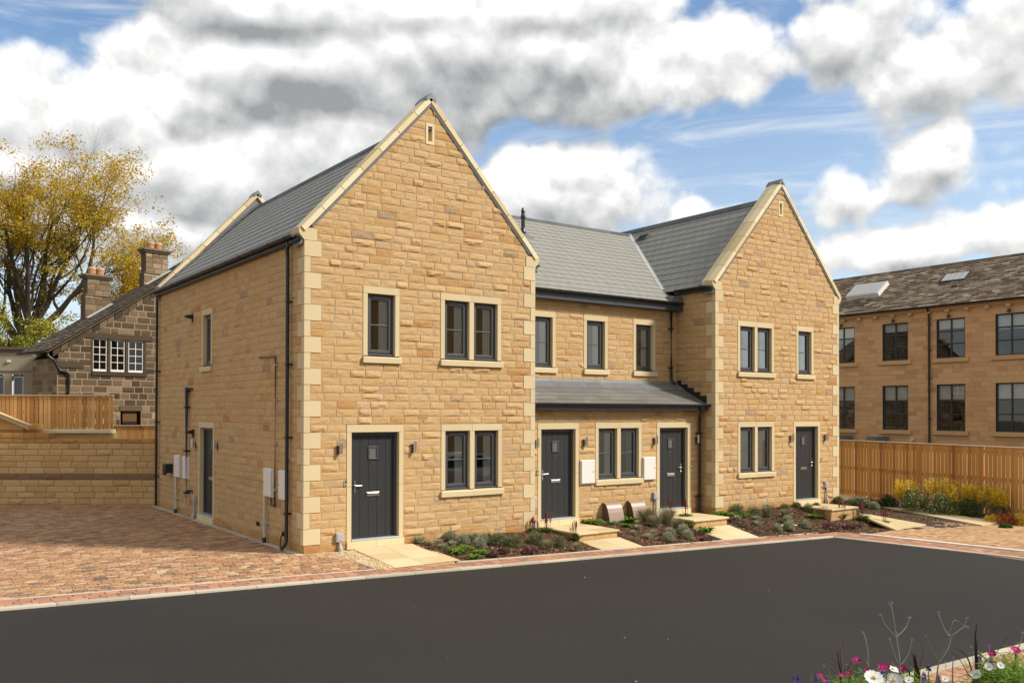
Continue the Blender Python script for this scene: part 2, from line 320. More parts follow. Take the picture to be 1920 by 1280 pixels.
PLANTS = [('ball', 3.13, -0.02, -0.12, 0.123, 'round silver grey shrub nearest the wall in the first mulch bed'), ('ball', 3.26, -0.41, -0.17, 0.129, 'round silver shrub left of the touching trio in the first bed'), ('ball', 3.6, -0.32, -0.16, 0.111, 'silver shrub at the back left of the touching trio'), ('ball', 3.7, -0.5, -0.18, 0.122, 'silver shrub at the right end of the touching trio'), ('ball', 3.41, -0.78, -0.22, 0.131, 'silver shrub at the front of the touching trio in the first bed'), ('wisp', 2.44, -0.04, -0.12, 0.101, 'sparse grey plant close to the wall beside the first door path'), ('wisp', 2.56, -0.38, -0.16, 0.077, 'small grey wispy plant left of the small green grey one'), ('wisp', 2.78, -0.28, -0.15, 0.07, 'small green grey tuft behind two wispy grey plants'), ('wisp', 2.63, -0.66, -0.19, 0.076, 'small pale wispy plant nearest the first path edge'), ('wisp', 2.95, -0.52, -0.18, 0.077, 'faint grey wispy plant left of the round silver shrubs'), ('clump', 2.7, -1.04, -0.24, 0.134, 'bright green leafy clump nearest the first path with a red leaf'), ('clump', 3.03, -0.87, -0.22, 0.118, 'bright green leafy clump behind the front pair in the first bed'), ('clump', 2.82, -1.49, -0.29, 0.121, 'bright green leafy clump closest to the brick strip with reddish leaves'), ('clump', 3.15, -1.22, -0.27, 0.109, 'bright green leafy clump right behind the one at the brick strip'), ('bush', 3.95, -0.68, -0.21, 0.177, 'dark green needle leaved bush below the air brick on the gable'), ('bush', 4.16, -0.94, -0.25, 0.18, 'dark green needle leaved bush right of the one below the air brick'), ('bush', 4.78, -0.88, -0.25, 0.196, 'large green bush below the red flower spikes at the gable corner'), ('bush', 5.18, -1.13, -0.29, 0.145, 'grey green bush right of the straw coloured grass by the second door path'), ('grass', 4.76, -1.35, -0.32, 0.11, 'straw coloured grass tuft left of the second door path'), ('heuchera', 3.67, -1.29, -0.29, 0.118, 'purple leaved plant in front of the dark green bushes'), ('heuchera', 3.26, -1.48, -0.3, 0.093, 'low purple leaved plant nearest the green clumps'), ('heuchera', 4.15, -1.46, -0.32, 0.146, 'widest purple leaved plant in the first bed'), ('spike', 5.29, 0.08, -0.12, 0.106, 'red flower spikes against the corner quoins of the big gable'), ('spike', 5.7, -0.07, -0.19, 0.149, 'tallest red flower spikes in front of the second front door'), ('spike', 5.89, -0.83, -0.29, 0.137, 'red flower spikes beside the left edge of the second raised step'), ('clump', 3.6, 0.01, -0.12, 0.092, 'small green clump against the gable wall behind the silver trio'), ('clump', 4.05, -0.05, -0.13, 0.101, 'small dark green clump against the wall left of the air brick'), ('grass', 5.3, -1.59, -0.36, 0.091, 'brown dying grass tuft below the front left corner of the second step'), ('clump', 7.34, 0.3, -0.14, 0.159, 'bright green clump below the wall left of the brown meter covers'), ('clump', 7.82, 0.15, -0.17, 0.111, 'small green clump under the first brown meter cover'), ('clump', 8.39, 0.21, -0.16, 0.2, 'wide bright green clump between the two brown meter covers'), ('clump', 8.07, -0.11, -0.21, 0.102, 'small green clump with a red leaf in front of the wide one'), ('grass', 8.97, 0.12, -0.18, 0.193, 'tall grey green grass right of the second meter cover'), ('grass', 8.79, -0.37, -0.26, 0.158, 'straw grass tuft in front of the tall grey green grass'), ('grass', 9.29, -0.25, -0.24, 0.221, 'wide grey green grass below the third front door'), ('grass', 9.29, -0.62, -0.3, 0.136, 'thin straw grass left of the third raised step'), ('spike', 10.0, 0.53, -0.12, 0.144, 'red flower spikes at the sill of the third front door'), ('spike', 10.26, 0.05, -0.2, 0.158, 'red flower spikes on the left edge of the third raised step'), ('clump', 9.68, -0.5, -0.29, 0.148, 'green clump at the left side of the third raised step'), ('ball', 8.56, -1.05, -0.36, 0.127, 'silver shrub behind its twin in the bed below the grasses'), ('ball', 8.13, -1.41, -0.41, 0.132, 'silver shrub in front of its twin nearest the kerb below the grasses'), ('ball', 9.04, -1.03, -0.37, 0.147, 'silver shrub at the back of the pair beside the purple plant'), ('ball', 8.81, -1.38, -0.42, 0.136, 'silver shrub at the front of the pair beside the purple plant'), ('heuchera', 9.36, -1.12, -0.39, 0.148, 'purple grey leaved plant below the third raised step'), ('heuchera', 9.2, -1.6, -0.47, 0.123, 'low dark purple plant at the edge of the third path'), ('wisp', 7.69, -0.76, -0.31, 0.077, 'small silver tuft in the open mulch below the meter covers'), ('wisp', 8.18, -0.41, -0.26, 0.079, 'tiny silver tuft just below the green clumps by the meter covers'), ('wisp', 7.82, -1.15, -0.37, 0.098, 'grey green tuft in the middle of the second bed'), ('wisp', 8.22, -0.89, -0.33, 0.091, 'small green tuft behind the grey green one in the second bed'), ('clump', 9.85, -0.99, -0.38, 0.151, 'trailing green plant along the front of the third raised step'), ('clump', 11.33, -0.21, -0.17, 0.167, 'bright green clump between the third step and the right gable corner'), ('clump', 11.88, -0.35, -0.21, 0.164, 'bright green clump under the ground floor windows of the right gable'), ('bush', 12.0, -0.1, -0.15, 0.186, 'grey green bush at the foot of the right gable nearest its corner'), ('bush', 12.39, -0.39, -0.22, 0.187, 'dense green grey bush below the right gable windows'), ('grass', 12.8, -0.5, -0.25, 0.174, 'pale straw grass against the wall of the right gable'), ('grass', 13.29, -0.71, -0.31, 0.133, 'dry brown grass tuft in the middle of the third bed'), ('bush', 13.88, -0.25, -0.19, 0.142, 'green feathery plant close to the wall left of the last door'), ('ball', 12.94, -1.04, -0.4, 0.141, 'silver shrub at the back of the trio in the third bed'), ('ball', 12.05, -1.4, -0.48, 0.116, 'silver shrub on the left of the trio in the third bed'), ('ball', 12.52, -1.4, -0.49, 0.138, 'silver shrub on the right of the trio in the third bed'), ('ball', 13.24, -1.37, -0.49, 0.126, 'lone silver shrub beside the flat grey stone'), ('wisp', 11.56, -0.56, -0.26, 0.096, 'tiny silver tuft below the bright green clump at the right gable'), ('wisp', 11.79, -1.02, -0.38, 0.096, 'small silver tuft above the path in the third bed'), ('wisp', 12.13, -0.68, -0.29, 0.092, 'faint grey tuft below the dense green grey bush'), ('bush', 14.66, -0.43, -0.24, 0.151, 'low green bush at the step of the last front door'), ('bush', 14.55, -0.14, -0.16, 0.112, 'small grey green bush directly left of the last door step'), ('bush', 15.23, -0.29, -0.2, 0.114, 'small grey bush on the left edge of the fourth raised step'), ('bush', 14.78, -0.86, -0.36, 0.194, 'green grey bush below the fourth raised step'), ('clump', 14.35, -0.84, -0.35, 0.126, 'small green clump in the mulch left of the fourth step'), ('spike', 15.22, -1.1, -0.42, 0.174, 'dark red flower spikes at the front corner of the fourth step'), ('spike', 15.87, -1.34, -0.49, 0.165, 'red flower spikes on the edge of the last flagged path'), ('spike', 16.2, -1.77, -0.6, 0.154, 'sparse red flower spikes at the tip of the third mulch bed'), ('heuchera', 14.12, -1.52, -0.54, 0.241, 'wide brown leaved ground plant in the front of the third bed'), ('heuchera', 14.81, -1.69, -0.58, 0.246, 'brown leaved ground plant near the tip of the third bed'), ('clump', 15.96, -1.52, -0.53, 0.114, 'small green clump beside the red spikes on the last path'), ('bush', 16.54, -0.06, -0.14, 0.137, 'low green bush at the right corner of the right gable'), ('bush', 20.31, 1.74, -0.62, 0.246, 'grey green bush behind the fourth raised step'), ('ball', 20.33, 1.35, -0.62, 0.156, 'silver shrub on the left of the pair near the far fence'), ('ball', 19.86, 0.8, -0.62, 0.153, 'silver shrub on the right of the pair near the far fence')]
SHRUBS = [('evergreen', 20.77, 0.88, -0.62, 0.31, 0.44, 'rounded dark evergreen shrub at the left end of the fence border'), ('redleaf', 20.91, 1.23, -0.62, 0.15, 0.24, 'small red leaved shrub leaning on the dark evergreen'), ('twig', 20.66, 0.41, -0.62, 0.22, 0.36, 'bare grey twiggy shrub beside the dark evergreen'), ('white', 20.26, -0.41, -0.62, 0.49, 0.79, 'green shrub dotted with white flowers, left of the two in the border'), ('white', 20.2, -1.29, -0.62, 0.51, 0.69, 'green shrub dotted with white flowers, right of the two in the border'), ('yellow', 20.83, 0.29, -0.62, 0.42, 0.95, 'tall yellow shrub at the left of the fence border'), ('yellow', 20.87, -0.85, -0.62, 0.52, 1.1, 'tallest yellow shrub in the middle of the border behind white flowers'), ('yellow', 20.57, -1.67, -0.62, 0.4, 0.97, 'yellow shrub right of the tallest one in the border'), ('yellow', 20.8, -2.06, -0.62, 0.4, 0.94, 'yellow shrub second from the right end of the border'), ('yellow', 21.02, -2.48, -0.62, 0.4, 0.94, 'yellow shrub at the right end of the row before the fence'), ('green', 20.37, -2.01, -0.62, 0.29, 0.61, 'dark green shrub low among the yellow ones'), ('evergreen', 21.7, -2.46, -0.62, 0.41, 0.49, 'wide dark green shrub behind the low yellow and orange ones'), ('evergreen', 22.25, -2.59, -0.62, 0.25, 0.42, 'bluish green shrub at the right edge of the border'), ('lowyellow', 20.36, -1.52, -0.62, 0.21, 0.19, 'small yellow leaved plant at the foot of the white flowered shrub'), ('lowyellow', 19.55, -3.08, -0.62, 0.23, 0.23, 'low golden shrub left of the orange red one'), ('orange', 19.38, -3.59, -0.62, 0.31, 0.35, 'low orange red shrub between two golden ones'), ('lowyellow', 19.5, -3.9, -0.62, 0.25, 0.36, 'low golden shrub right of the orange red one'), ('green', 18.55, -3.91, -0.62, 0.17, 0.12, 'small green plant on the paving edge below the orange shrub')]
FLOWERS = {'white': [([-0.797, -12.947, 0.873], 0.034), ([-0.778, -12.864, 0.893], 0.025), ([-0.976, -12.979, 0.931], 0.023), ([-0.929, -12.876, 0.851], 0.031), ([-0.533, -12.927, 0.815], 0.031), ([-0.492, -12.954, 0.786], 0.025), ([-1.003, -13.062, 0.963], 0.021), ([-1.413, -12.713, 0.86], 0.025), ([-1.311, -12.883, 0.891], 0.019), ([-1.38, -12.593, 0.819], 0.048), ([-1.67, -12.637, 0.897], 0.052), ([-1.381, -12.583, 0.89], 0.036)], 'pink': [([-0.778, -12.901, 0.963], 0.025), ([-0.851, -13.078, 1.036], 0.029), ([-1.464, -12.388, 0.913], 0.027), ([-1.686, -12.278, 0.829], 0.019), ([-1.829, -12.526, 0.914], 0.019), ([-1.557, -12.392, 0.849], 0.019), ([-1.81, -12.393, 0.847], 0.013), ([-1.453, -12.557, 0.908], 0.025), ([-1.492, -12.61, 0.929], 0.023), ([-1.221, -12.552, 0.862], 0.025), ([-1.515, -12.495, 0.887], 0.017)], 'salvia': [([-1.324, -12.757, 0.913], 0.092), ([-0.871, -12.87, 0.973], 0.054), ([-0.606, -12.93, 0.854], 0.092), ([-0.921, -12.967, 0.986], 0.138), ([-0.896, -13.031, 0.881], 0.067), ([-0.873, -12.955, 0.859], 0.075), ([-0.679, -12.789, 0.772], 0.067), ([-0.481, -12.911, 0.781], 0.067), ([-1.025, -12.686, 0.824], 0.059), ([-0.977, -12.594, 0.863], 0.046), ([-1.59, -12.181, 0.808], 0.067), ([-1.718, -12.349, 0.843], 0.05), ([-1.564, -12.62, 0.933], 0.054), ([-1.78, -12.15, 0.827], 0.063), ([-1.794, -12.193, 0.838], 0.038)], 'verbena': [([[[-1.129, -12.721, 0.784], [-1.093, -12.711, 0.829], [-1.051, -12.705, 0.927], [-0.975, -12.726, 1.08], [-0.92, -12.73, 1.172], [-0.843, -12.748, 1.135], [-0.793, -12.746, 1.115]], [[-1.063, -12.773, 1.103], [-1.058, -12.74, 1.146], [-1.053, -12.708, 1.211], [-1.028, -12.689, 1.232]], [[-1.063, -12.773, 1.101], [-1.01, -12.775, 1.104], [-0.953, -12.779, 1.122], [-0.897, -12.782, 1.14], [-0.85, -12.78, 1.189]], [[-1.106, -12.74, 0.943], [-1.043, -12.749, 0.998], [-1.0, -12.744, 1.033], [-0.963, -12.734, 1.076]], [[-1.113, -12.735, 0.939], [-1.119, -12.695, 1.015], [-1.123, -12.656, 1.09]]], [([-1.116, -12.737, 1.252], 0.01), ([-0.972, -12.84, 1.158], 0.014), ([-0.987, -12.829, 1.161], 0.008), ([-0.971, -12.841, 1.217], 0.01), ([-1.051, -12.782, 1.1], 0.009), ([-1.181, -12.688, 1.104], 0.008)]), ([[[-1.364, -12.628, 0.802], [-1.34, -12.609, 0.931], [-1.319, -12.588, 1.006], [-1.304, -12.564, 1.087], [-1.292, -12.537, 1.202], [-1.275, -12.513, 1.264], [-1.25, -12.493, 1.285]], [[-1.388, -12.614, 1.109], [-1.413, -12.56, 1.173], [-1.414, -12.522, 1.235]], [[-1.388, -12.614, 1.109], [-1.328, -12.621, 1.14], [-1.28, -12.619, 1.166], [-1.238, -12.613, 1.209]], [[-1.375, -12.621, 0.939], [-1.374, -12.585, 1.014], [-1.364, -12.557, 1.082]], [[-1.361, -12.631, 0.939], [-1.3, -12.639, 0.993], [-1.252, -12.638, 1.078]]], [([-1.418, -12.595, 1.323], 0.016), ([-1.426, -12.589, 1.31], 0.01), ([-1.472, -12.555, 1.248], 0.01), ([-1.323, -12.662, 1.231], 0.012), ([-1.421, -12.59, 1.099], 0.01), ([-1.308, -12.672, 1.093], 0.01)]), ([[[-1.452, -12.462, 0.777], [-1.427, -12.444, 0.865], [-1.401, -12.428, 0.963], [-1.385, -12.404, 1.04], [-1.366, -12.38, 1.071], [-1.348, -12.357, 1.083]]], [([-1.484, -12.444, 1.12], 0.009)]), ([[[-0.68, -12.986, 0.77], [-0.633, -12.986, 0.965], [-0.585, -12.984, 1.025], [-0.537, -12.983, 1.087]]], [([-0.632, -13.026, 1.11], 0.013)]), ([[[-0.889, -12.946, 0.797], [-0.863, -12.93, 0.968], [-0.838, -12.912, 1.038]]], [([-0.899, -12.942, 1.054], 0.008)]), ([[[-1.072, -12.802, 0.794], [-1.043, -12.787, 0.902], [-1.009, -12.775, 0.961]]], [([-1.069, -12.806, 0.977], 0.007)])], 'grass': [([[[-0.893, -12.862, 0.777], [-0.918, -12.87, 0.888], [-0.943, -12.879, 1.095], [-0.953, -12.897, 1.196]], [[-0.885, -12.868, 0.777], [-0.909, -12.876, 0.888], [-0.935, -12.884, 1.019], [-0.953, -12.896, 1.1]], [[-0.91, -12.849, 0.777], [-0.941, -12.853, 0.888], [-0.986, -12.846, 0.977], [-1.054, -12.823, 1.029], [-1.127, -12.794, 1.036]], [[-0.907, -12.852, 0.777], [-0.951, -12.845, 0.846], [-1.04, -12.807, 0.99], [-1.121, -12.774, 1.016]], [[-0.869, -12.879, 0.777], [-0.87, -12.905, 0.943], [-0.843, -12.95, 0.99], [-0.804, -13.004, 1.1], [-0.805, -13.029, 1.111]], [[-0.89, -12.864, 0.777], [-0.901, -12.883, 0.993], [-0.891, -12.915, 1.015], [-0.888, -12.942, 1.004]], [[-0.9, -12.857, 0.777], [-0.946, -12.851, 1.039], [-0.949, -12.874, 1.049]], [[-0.866, -12.881, 0.789], [-0.897, -12.885, 0.858], [-0.891, -12.915, 0.944]]], [0.0059, 0.0042, 0.0038, 0.0025, 0.0025, 0.0013, 0.0008, 0.0038]), ([[[-1.075, -12.581, 0.734], [-1.109, -12.582, 0.887], [-1.135, -12.589, 0.965]], [[-1.088, -12.57, 0.734], [-1.116, -12.577, 0.887], [-1.146, -12.581, 0.961]], [[-1.068, -12.586, 0.739], [-1.088, -12.598, 0.887], [-1.094, -12.619, 0.978], [-1.145, -12.608, 1.094]], [[-1.095, -12.565, 0.739], [-1.126, -12.57, 0.865], [-1.177, -12.559, 0.935]], [[-1.085, -12.573, 0.739], [-1.13, -12.568, 0.951], [-1.198, -12.544, 0.995]], [[-1.116, -12.55, 0.739], [-1.154, -12.549, 0.843], [-1.183, -12.553, 0.871]]], [0.0075, 0.005, 0.0017, 0.0025, 0.0017, 0.0042]), ([[[-1.553, -12.337, 0.763], [-1.574, -12.347, 0.845], [-1.607, -12.349, 0.957], [-1.631, -12.357, 1.004]], [[-1.549, -12.339, 0.763], [-1.564, -12.354, 0.883], [-1.583, -12.367, 0.978], [-1.629, -12.36, 1.076]], [[-1.556, -12.334, 0.763], [-1.588, -12.337, 0.905], [-1.651, -12.317, 0.961], [-1.727, -12.288, 0.991]], [[-1.556, -12.334, 0.763], [-1.585, -12.339, 0.85], [-1.637, -12.327, 0.919], [-1.709, -12.3, 0.949], [-1.774, -12.277, 0.938], [-1.815, -12.272, 0.893]], [[-1.559, -12.332, 0.763], [-1.598, -12.329, 0.841], [-1.644, -12.322, 0.889], [-1.685, -12.317, 0.907]], [[-1.549, -12.339, 0.763], [-1.579, -12.345, 0.964], [-1.592, -12.361, 1.016], [-1.591, -12.387, 1.067]], [[-1.535, -12.349, 0.763], [-1.54, -12.372, 0.875], [-1.531, -12.404, 0.948]], [[-1.511, -12.366, 0.763], [-1.509, -12.394, 0.875], [-1.483, -12.438, 0.927]]], [0.0042, 0.0025, 0.0017, 0.0013, 0.0025, 0.0029, 0.0034, 0.0025])], 'foliage': [[-0.874, -12.996, 0.985], [-0.843, -13.022, 0.952], [-0.71, -13.009, 0.936], [-0.807, -13.093, 0.954], [-0.932, -13.004, 0.93], [-0.699, -12.979, 0.847], [-0.881, -13.11, 0.869], [-0.821, -12.909, 0.83], [-0.815, -12.988, 0.832], [-0.828, -12.765, 0.771], [-1.018, -12.603, 0.773], [-1.129, -12.558, 0.798], [-0.532, -12.993, 0.929], [-1.612, -12.405, 0.824], [-1.449, -12.34, 0.775], [-1.363, -12.605, 0.855], [-1.226, -12.56, 0.812], [-1.491, -12.521, 0.852], [-1.481, -12.455, 0.805]]}
WB = [[0.345, 0.419, 0.173, 0.043], [0.53, 0.427, 0.156, 0.044], [0.662, 0.434, 0.154, 0.044], [0.291, 0.318, 0.082, 0.045], [0.264, 0.335, 0.048, 0.035], [0.13, 0.277, 0.092, 0.053], [0.223, 0.279, 0.057, 0.055], [0.122, 0.227, 0.148, 0.054], [0.313, 0.246, 0.182, 0.058], [0.413, 0.269, 0.177, 0.075], [0.39, 0.358, 0.194, 0.065], [0.548, 0.377, 0.156, 0.076], [0.68, 0.378, 0.13, 0.076], [0.757, 0.365, 0.093, 0.051], [0.845, 0.37, 0.073, 0.045], [0.68, 0.259, 0.118, 0.033], [0.728, 0.23, 0.065, 0.028], [0.65, 0.236, 0.119, 0.051], [1.074, 0.335, 0.071, 0.052], [1.131, 0.345, 0.054, 0.055], [0.993, 0.38, 0.056, 0.048], [1.074, 0.245, 0.048, 0.038], [0.988, 0.222, 0.036, 0.027], [1.039, 0.218, 0.064, 0.021], [0.471, 0.216, 0.119, 0.034], [0.822, 0.218, 0.034, 0.011], [1.044, 0.164, 0.096, 0.021], [1.13, 0.168, 0.054, 0.02], [0.249, 0.193, 0.164, 0.043]]
GB = [[0.317, 0.396, 0.124, 0.029], [0.441, 0.397, 0.047, 0.018], [0.413, 0.318, 0.117, 0.042], [0.638, 0.301, 0.137, 0.03], [0.698, 0.294, 0.089, 0.019], [1.034, 0.291, 0.059, 0.03], [0.972, 0.363, 0.047, 0.044], [1.131, 0.366, 0.041, 0.016], [1.054, 0.206, 0.039, 0.018], [0.198, 0.23, 0.114, 0.031], [0.357, 0.216, 0.144, 0.022], [0.313, 0.186, 0.101, 0.022], [0.542, 0.356, 0.072, 0.042]]
# ------------------------------------------------------------------ ground heights
def yk(x): return -1.655-.011*x
def hk(x): return max(-.232-.0285*x,-.62)
def HG(x,y):
    hw=-.15 if x<.4 else -.12
    wall=.47 if 5.39<x<11.33 else 0.0
    if x>16.7: hw=hw+(hk(x)-hw)*min((x-16.7)/1.2,1)
    t=(y-yk(x))/(wall-yk(x)); t=min(max(t,0),1)
    return hk(x)+(hw-hk(x))*t

# ================================================================== the stone terrace
W1,X3,X4,DEP=5.39,11.33,16.725,10.3
YM,YP=1.36,.47
house=thing('terraced_house',(8.4,2.0,-.15),'honey coloured stone terrace with two steep gables, a recessed middle range and slate roofs','house')
Tf=plane((0,0,0),(1,0,0),(0,-1,0)); Tu=plane((0,YM,0),(1,0,0),(0,-1,0)); Tp=plane((0,YP,0),(1,0,0),(0,-1,0))
Ts=plane((0,0,0),(0,1,0),(-1,0,0)); T3=plane((X3,0,0),(0,1,0),(-1,0,0)); T1r=plane((W1,0,0),(0,1,0),(1,0,0)); T4=plane((X4,0,0),(0,1,0),(1,0,0))

def window(T,u0,u1,z0,z1,n,parent,cw=.2,cmat='curtain',right=True,back=1.4):
    hd,jb,ml=.14,.098,.115
    iz0,iz1=z0+.145,z1-hd
    ow=(u1-u0-2*jb-(n-1)*ml)/n
    m=MB(T); f,b=.014,-.15
    for i in range(n):
        a=u0 if i==0 else u0+jb+i*ow+(i-.5)*ml+.0015
        c=u1 if i==n-1 else u0+jb+(i+1)*ow+(i+.5)*ml-.0015
        m.box(a,c,b,f,iz1,z1,rs.uniform(.3,.8))
    m.box(u0,u0+jb,b,f-.001,iz0,iz1-.003,rs.uniform(.3,.7)); m.box(u1-jb,u1,b,f-.001,iz0,iz1-.003,rs.uniform(.3,.7))
    for i in range(1,n):
        c=u0+jb+i*ow+(i-1)*ml; m.box(c,c+ml,b,f-.004,iz0,iz1-.003,rs.uniform(.4,.7))
    w=m.build('window',M['ashlar'],parent,bevel=.004)
    m=MB(T)
    for i in range(n):
        a=u0-.012 if i==0 else u0+jb+i*ow+(i-.5)*ml+.002
        c=u1+.03 if i==n-1 else u0+jb+(i+1)*ow+(i+.5)*ml-.002
        m.prism([(a,-.16,z0),(a,.062,z0),(a,.062,z0+.105),(a,.05,z0+.118),(a,-.16,z0+.148)],(c-a,0,0),rs.uniform(.4,.8))
    m.build('sill',M['ashlar'],w,bevel=.004)
    for i in range(n):
        a=u0+jb+i*(ow+ml); c=a+ow; zb=iz0+.012; zt=iz1-.004
        m=MB(T)
        def ring(x0,x1,y0,y1,w_,n0,n1):
            m.box(x0,x0+w_,n0,n1,y0,y1); m.box(x1-w_,x1,n0,n1,y0,y1); m.box(x0+w_,x1-w_,n0,n1,y1-w_,y1); m.box(x0+w_,x1-w_,n0,n1,y0,y0+w_)
        ring(a+.002,c-.002,zb,zt,.052,-.15,-.082); ring(a+.045,c-.045,zb+.045,zt-.045,.06,-.14,-.068)
        zm=(zb+zt)/2; m.box(a+.10,c-.10,-.115,-.09,zm-.011,zm+.011)
        m.box(a+.13,c-.13,-.07,-.048,zt-.075,zt-.052); 
        m.prism([(a-.0,-.10,zb),(a-.0,-.028,zb-.004),(a-.0,-.028,zb+.016),(a-.0,-.10,zb+.036)],(ow+.0,0,0))
        m.build('frame',M['frame'],w,bevel=.003)
        m=MB(T); m.quad((a+.1,-.105,zb+.1),(c-.1,-.105,zb+.1),(c-.1,-.105,zt-.1),(a+.1,-.105,zt-.1)); m.build('pane',M['glass'],w)
        m=MB(T); k=12; ca,cb=(c-.10-cw,c-.06) if right else (a+.06,a+.10+cw)
        xs=np.linspace(ca,cb,k*2+1); ns=-.135+.010*np.sin(np.arange(k*2+1)*np.pi/2*1.3)
        for q in range(k*2): m.quad((xs[q],ns[q],zb+.02),(xs[q+1],ns[q+1],zb+.02),(xs[q+1],ns[q+1],zt),(xs[q],ns[q],zt),.3+.5*(q%2))
        m.build('curtain',M[cmat],w)
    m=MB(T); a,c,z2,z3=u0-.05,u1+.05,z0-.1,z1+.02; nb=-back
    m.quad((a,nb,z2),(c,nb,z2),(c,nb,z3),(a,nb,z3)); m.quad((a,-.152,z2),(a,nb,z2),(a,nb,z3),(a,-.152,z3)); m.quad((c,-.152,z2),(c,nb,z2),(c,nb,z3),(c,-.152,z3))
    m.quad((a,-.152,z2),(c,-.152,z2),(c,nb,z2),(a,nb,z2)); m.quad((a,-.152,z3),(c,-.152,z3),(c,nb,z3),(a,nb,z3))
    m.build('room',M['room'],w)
    return w

def door(T,u0,u1,parent,hinge='right',zt=2.245,sg=1,label=None):
    jb=.10; a,c=u0+jb,u1-jb; zh=zt-.145
    m=MB(T)   # leaf with planked grooves
    la,lc=a+.055,c-.055; k=5; w=(lc-la)/k
    for i in range(k): m.box(la+i*w+.003,la+(i+1)*w-.003,-.17,-.118,.035,zh-.055)
    m.box(la,lc,-.168,-.124,.03,zh-.05)
    d=m.build('door',M['door'],parent,bevel=.002,label=label)
    m=MB(T); f,b=.014,-.17
    m.box(u0,u1,b,f,zh,zt,.55); m.box(u0,a,b,f-.001,1.05,zh-.003,.45); m.box(c,u1,b,f-.001,1.05,zh-.003,.5); m.box(u0,a,b,f-.001,.0,1.046,.6); m.box(c,u1,b,f-.001,.0,1.046,.55)
    m.build('surround',M['ashlar'],d,bevel=.004)
    m=MB(T); m.box(a+.001,a+.058,-.17,-.085,.028,zh-.002); m.box(c-.058,c-.001,-.17,-.085,.028,zh-.002); m.box(a+.058,c-.058,-.17,-.085,zh-.06,zh-.002); m.build('frame',M['frame'],d,bevel=.003)
    cx=(la+lc)/2
    m=MB(T); y0=-.116
    for q in ((cx-.105,cx-.075,1.56,1.82),(cx+.075,cx+.105,1.56,1.82),(cx-.075,cx+.075,1.79,1.82),(cx-.075,cx+.075,1.56,1.59)): m.box(q[0],q[1],-.12,-.10,q[2],q[3])
    m.build('viewer_frame',M['frame'],d,bevel=.004)
    m=MB(T); m.quad((cx-.075,-.1165,1.59),(cx+.075,-.1165,1.59),(cx+.075,-.1165,1.79),(cx-.075,-.1165,1.79)); m.build('viewing_pane',M['viewglass'],d)
    m=MB(T); m.box(cx-.14,cx+.14,-.118,-.098,.845,.925); m.box(cx-.12,cx+.12,-.098,-.091,.86,.91); m.build('letter_plate',M['chrome'],d,bevel=.006)
    hx=la+.075 if hinge=='right' else lc-.075; dr=1 if hinge=='right' else -1
    m=MB(T); m.box(hx-.018,hx+.018,-.118,-.108,.92,1.16); 
    m.tube([(hx,-.11,1.06),(hx,-.07,1.06)],.011,8); m.tube([(hx,-.07,1.06),(hx+dr*.13,-.066,1.062)],.010,8); m.tube([(hx,-.11,.955),(hx,-.095,.955)],.012,8)
    m.build('handle',M['chrome'],d,smooth=False)
    m=MB(T); m.box(a+.003,c-.003,-.17,.03,.0,.032); m.build('threshold',M['sill_pale'],d,bevel=.004)
    m=MB(T); mid=(u0+u1)/2; m.box(u0,mid-.002,-.17,.04,-.145,-.002,.35); m.box(mid+.002,u1+.01,-.17,.04,-.145,-.002,.45); m.build('step',M['coping'],d,bevel=.006)
    m=MB(T); m.tube([(cx,-.119,1.47),(cx,-.112,1.47)],.012,10); m.build('spyhole',M['chrome'],d)
    return d
M['viewglass']=mat('door_viewer_glass',two((.10,.10,.095),(.15,.15,.14)),tone=False,ns=3,rough=.12,spec=.7)

def lamp(T,u,z,parent):
    m=MB(T); m.box(u-.045,u+.005,.01,.03,z-.115,z+.06); m.tube([(u-.02,.03,z-.03),(u-.0,.075,z-.03)],.014,6); p=m.build('wall_light',M['steel_plate'],parent)
    m=MB(T); m.tube([(u+.015,.085,z-.09),(u+.015,.085,z+.115)],.031,14); m.build('lamp_tube',M['chrome'],p,smooth=False)
    m=MB(T); m.tube([(u+.015,.085,z-.096),(u+.015,.085,z-.09)],.026,12); m.build('lamp_lens',M['grey_box'],p)
    m=MB(T); m.tube([(u+.015,.085,z+.115),(u+.015,.085,z+.118)],.026,12); m.build('lamp_lens',M['grey_box'],p)
def bell(T,u,z,parent):
    m=MB(T); m.box(u-.02,u+.02,.012,.035,z-.06,z+.06); p=m.build('doorbell',M['black'],parent,bevel=.008)
    m=MB(T); m.tube([(u,.035,z-.02),(u,.038,z-.02)],.012,10); m.box(u-.021,u-.015,.012,.034,z-.058,z+.058); m.build('button',M['white_box'],p)
def vent(T,u,z,parent,mt='vent',w=.215,h=.14):
    m=MB(T); m.box(u-w/2,u+w/2,-.01,.012,z-h/2,z+h/2)
    p=m.build('air_vent',M[mt],parent)
    m=MB(T)
    for i in range(9):
        for j in range(4):
            x=u-w/2+.02+i*(w-.04)/8; q=z-h/2+.025+j*(h-.05)/3; m.box(x-.006,x+.006,.0121,.0135,q-.011,q+.011)
    m.build('vent_slots',M['void'] if mt!='vent' else M['vent_dark'],p)
M['vent_dark']=mat('vent_shadow_clay',two((.24,.12,.055),(.28,.15,.07)),tone=False)
def cable_box(T,u,z,zg,parent):
    m=MB(T); m.box(u-.075,u+.075,.012,.075,z-.085,z+.085); p=m.build('cable_box',M['grey_box'],parent,bevel=.006)
    m=MB(T); m.box(u-.05,u+.05,.075,.082,z-.06,z+.06); m.build('lid',M['grey_box'],p,bevel=.003)
    m=MB(T); m.tube([(u+.005,.05,z-.085),(u+.005,.05,zg+.16),(u+.01,.075,zg+.07),(u+.01,.085,zg-.06)],[.022,.022,.045,.052],10); m.build('conduit',M['grey_box'],p)
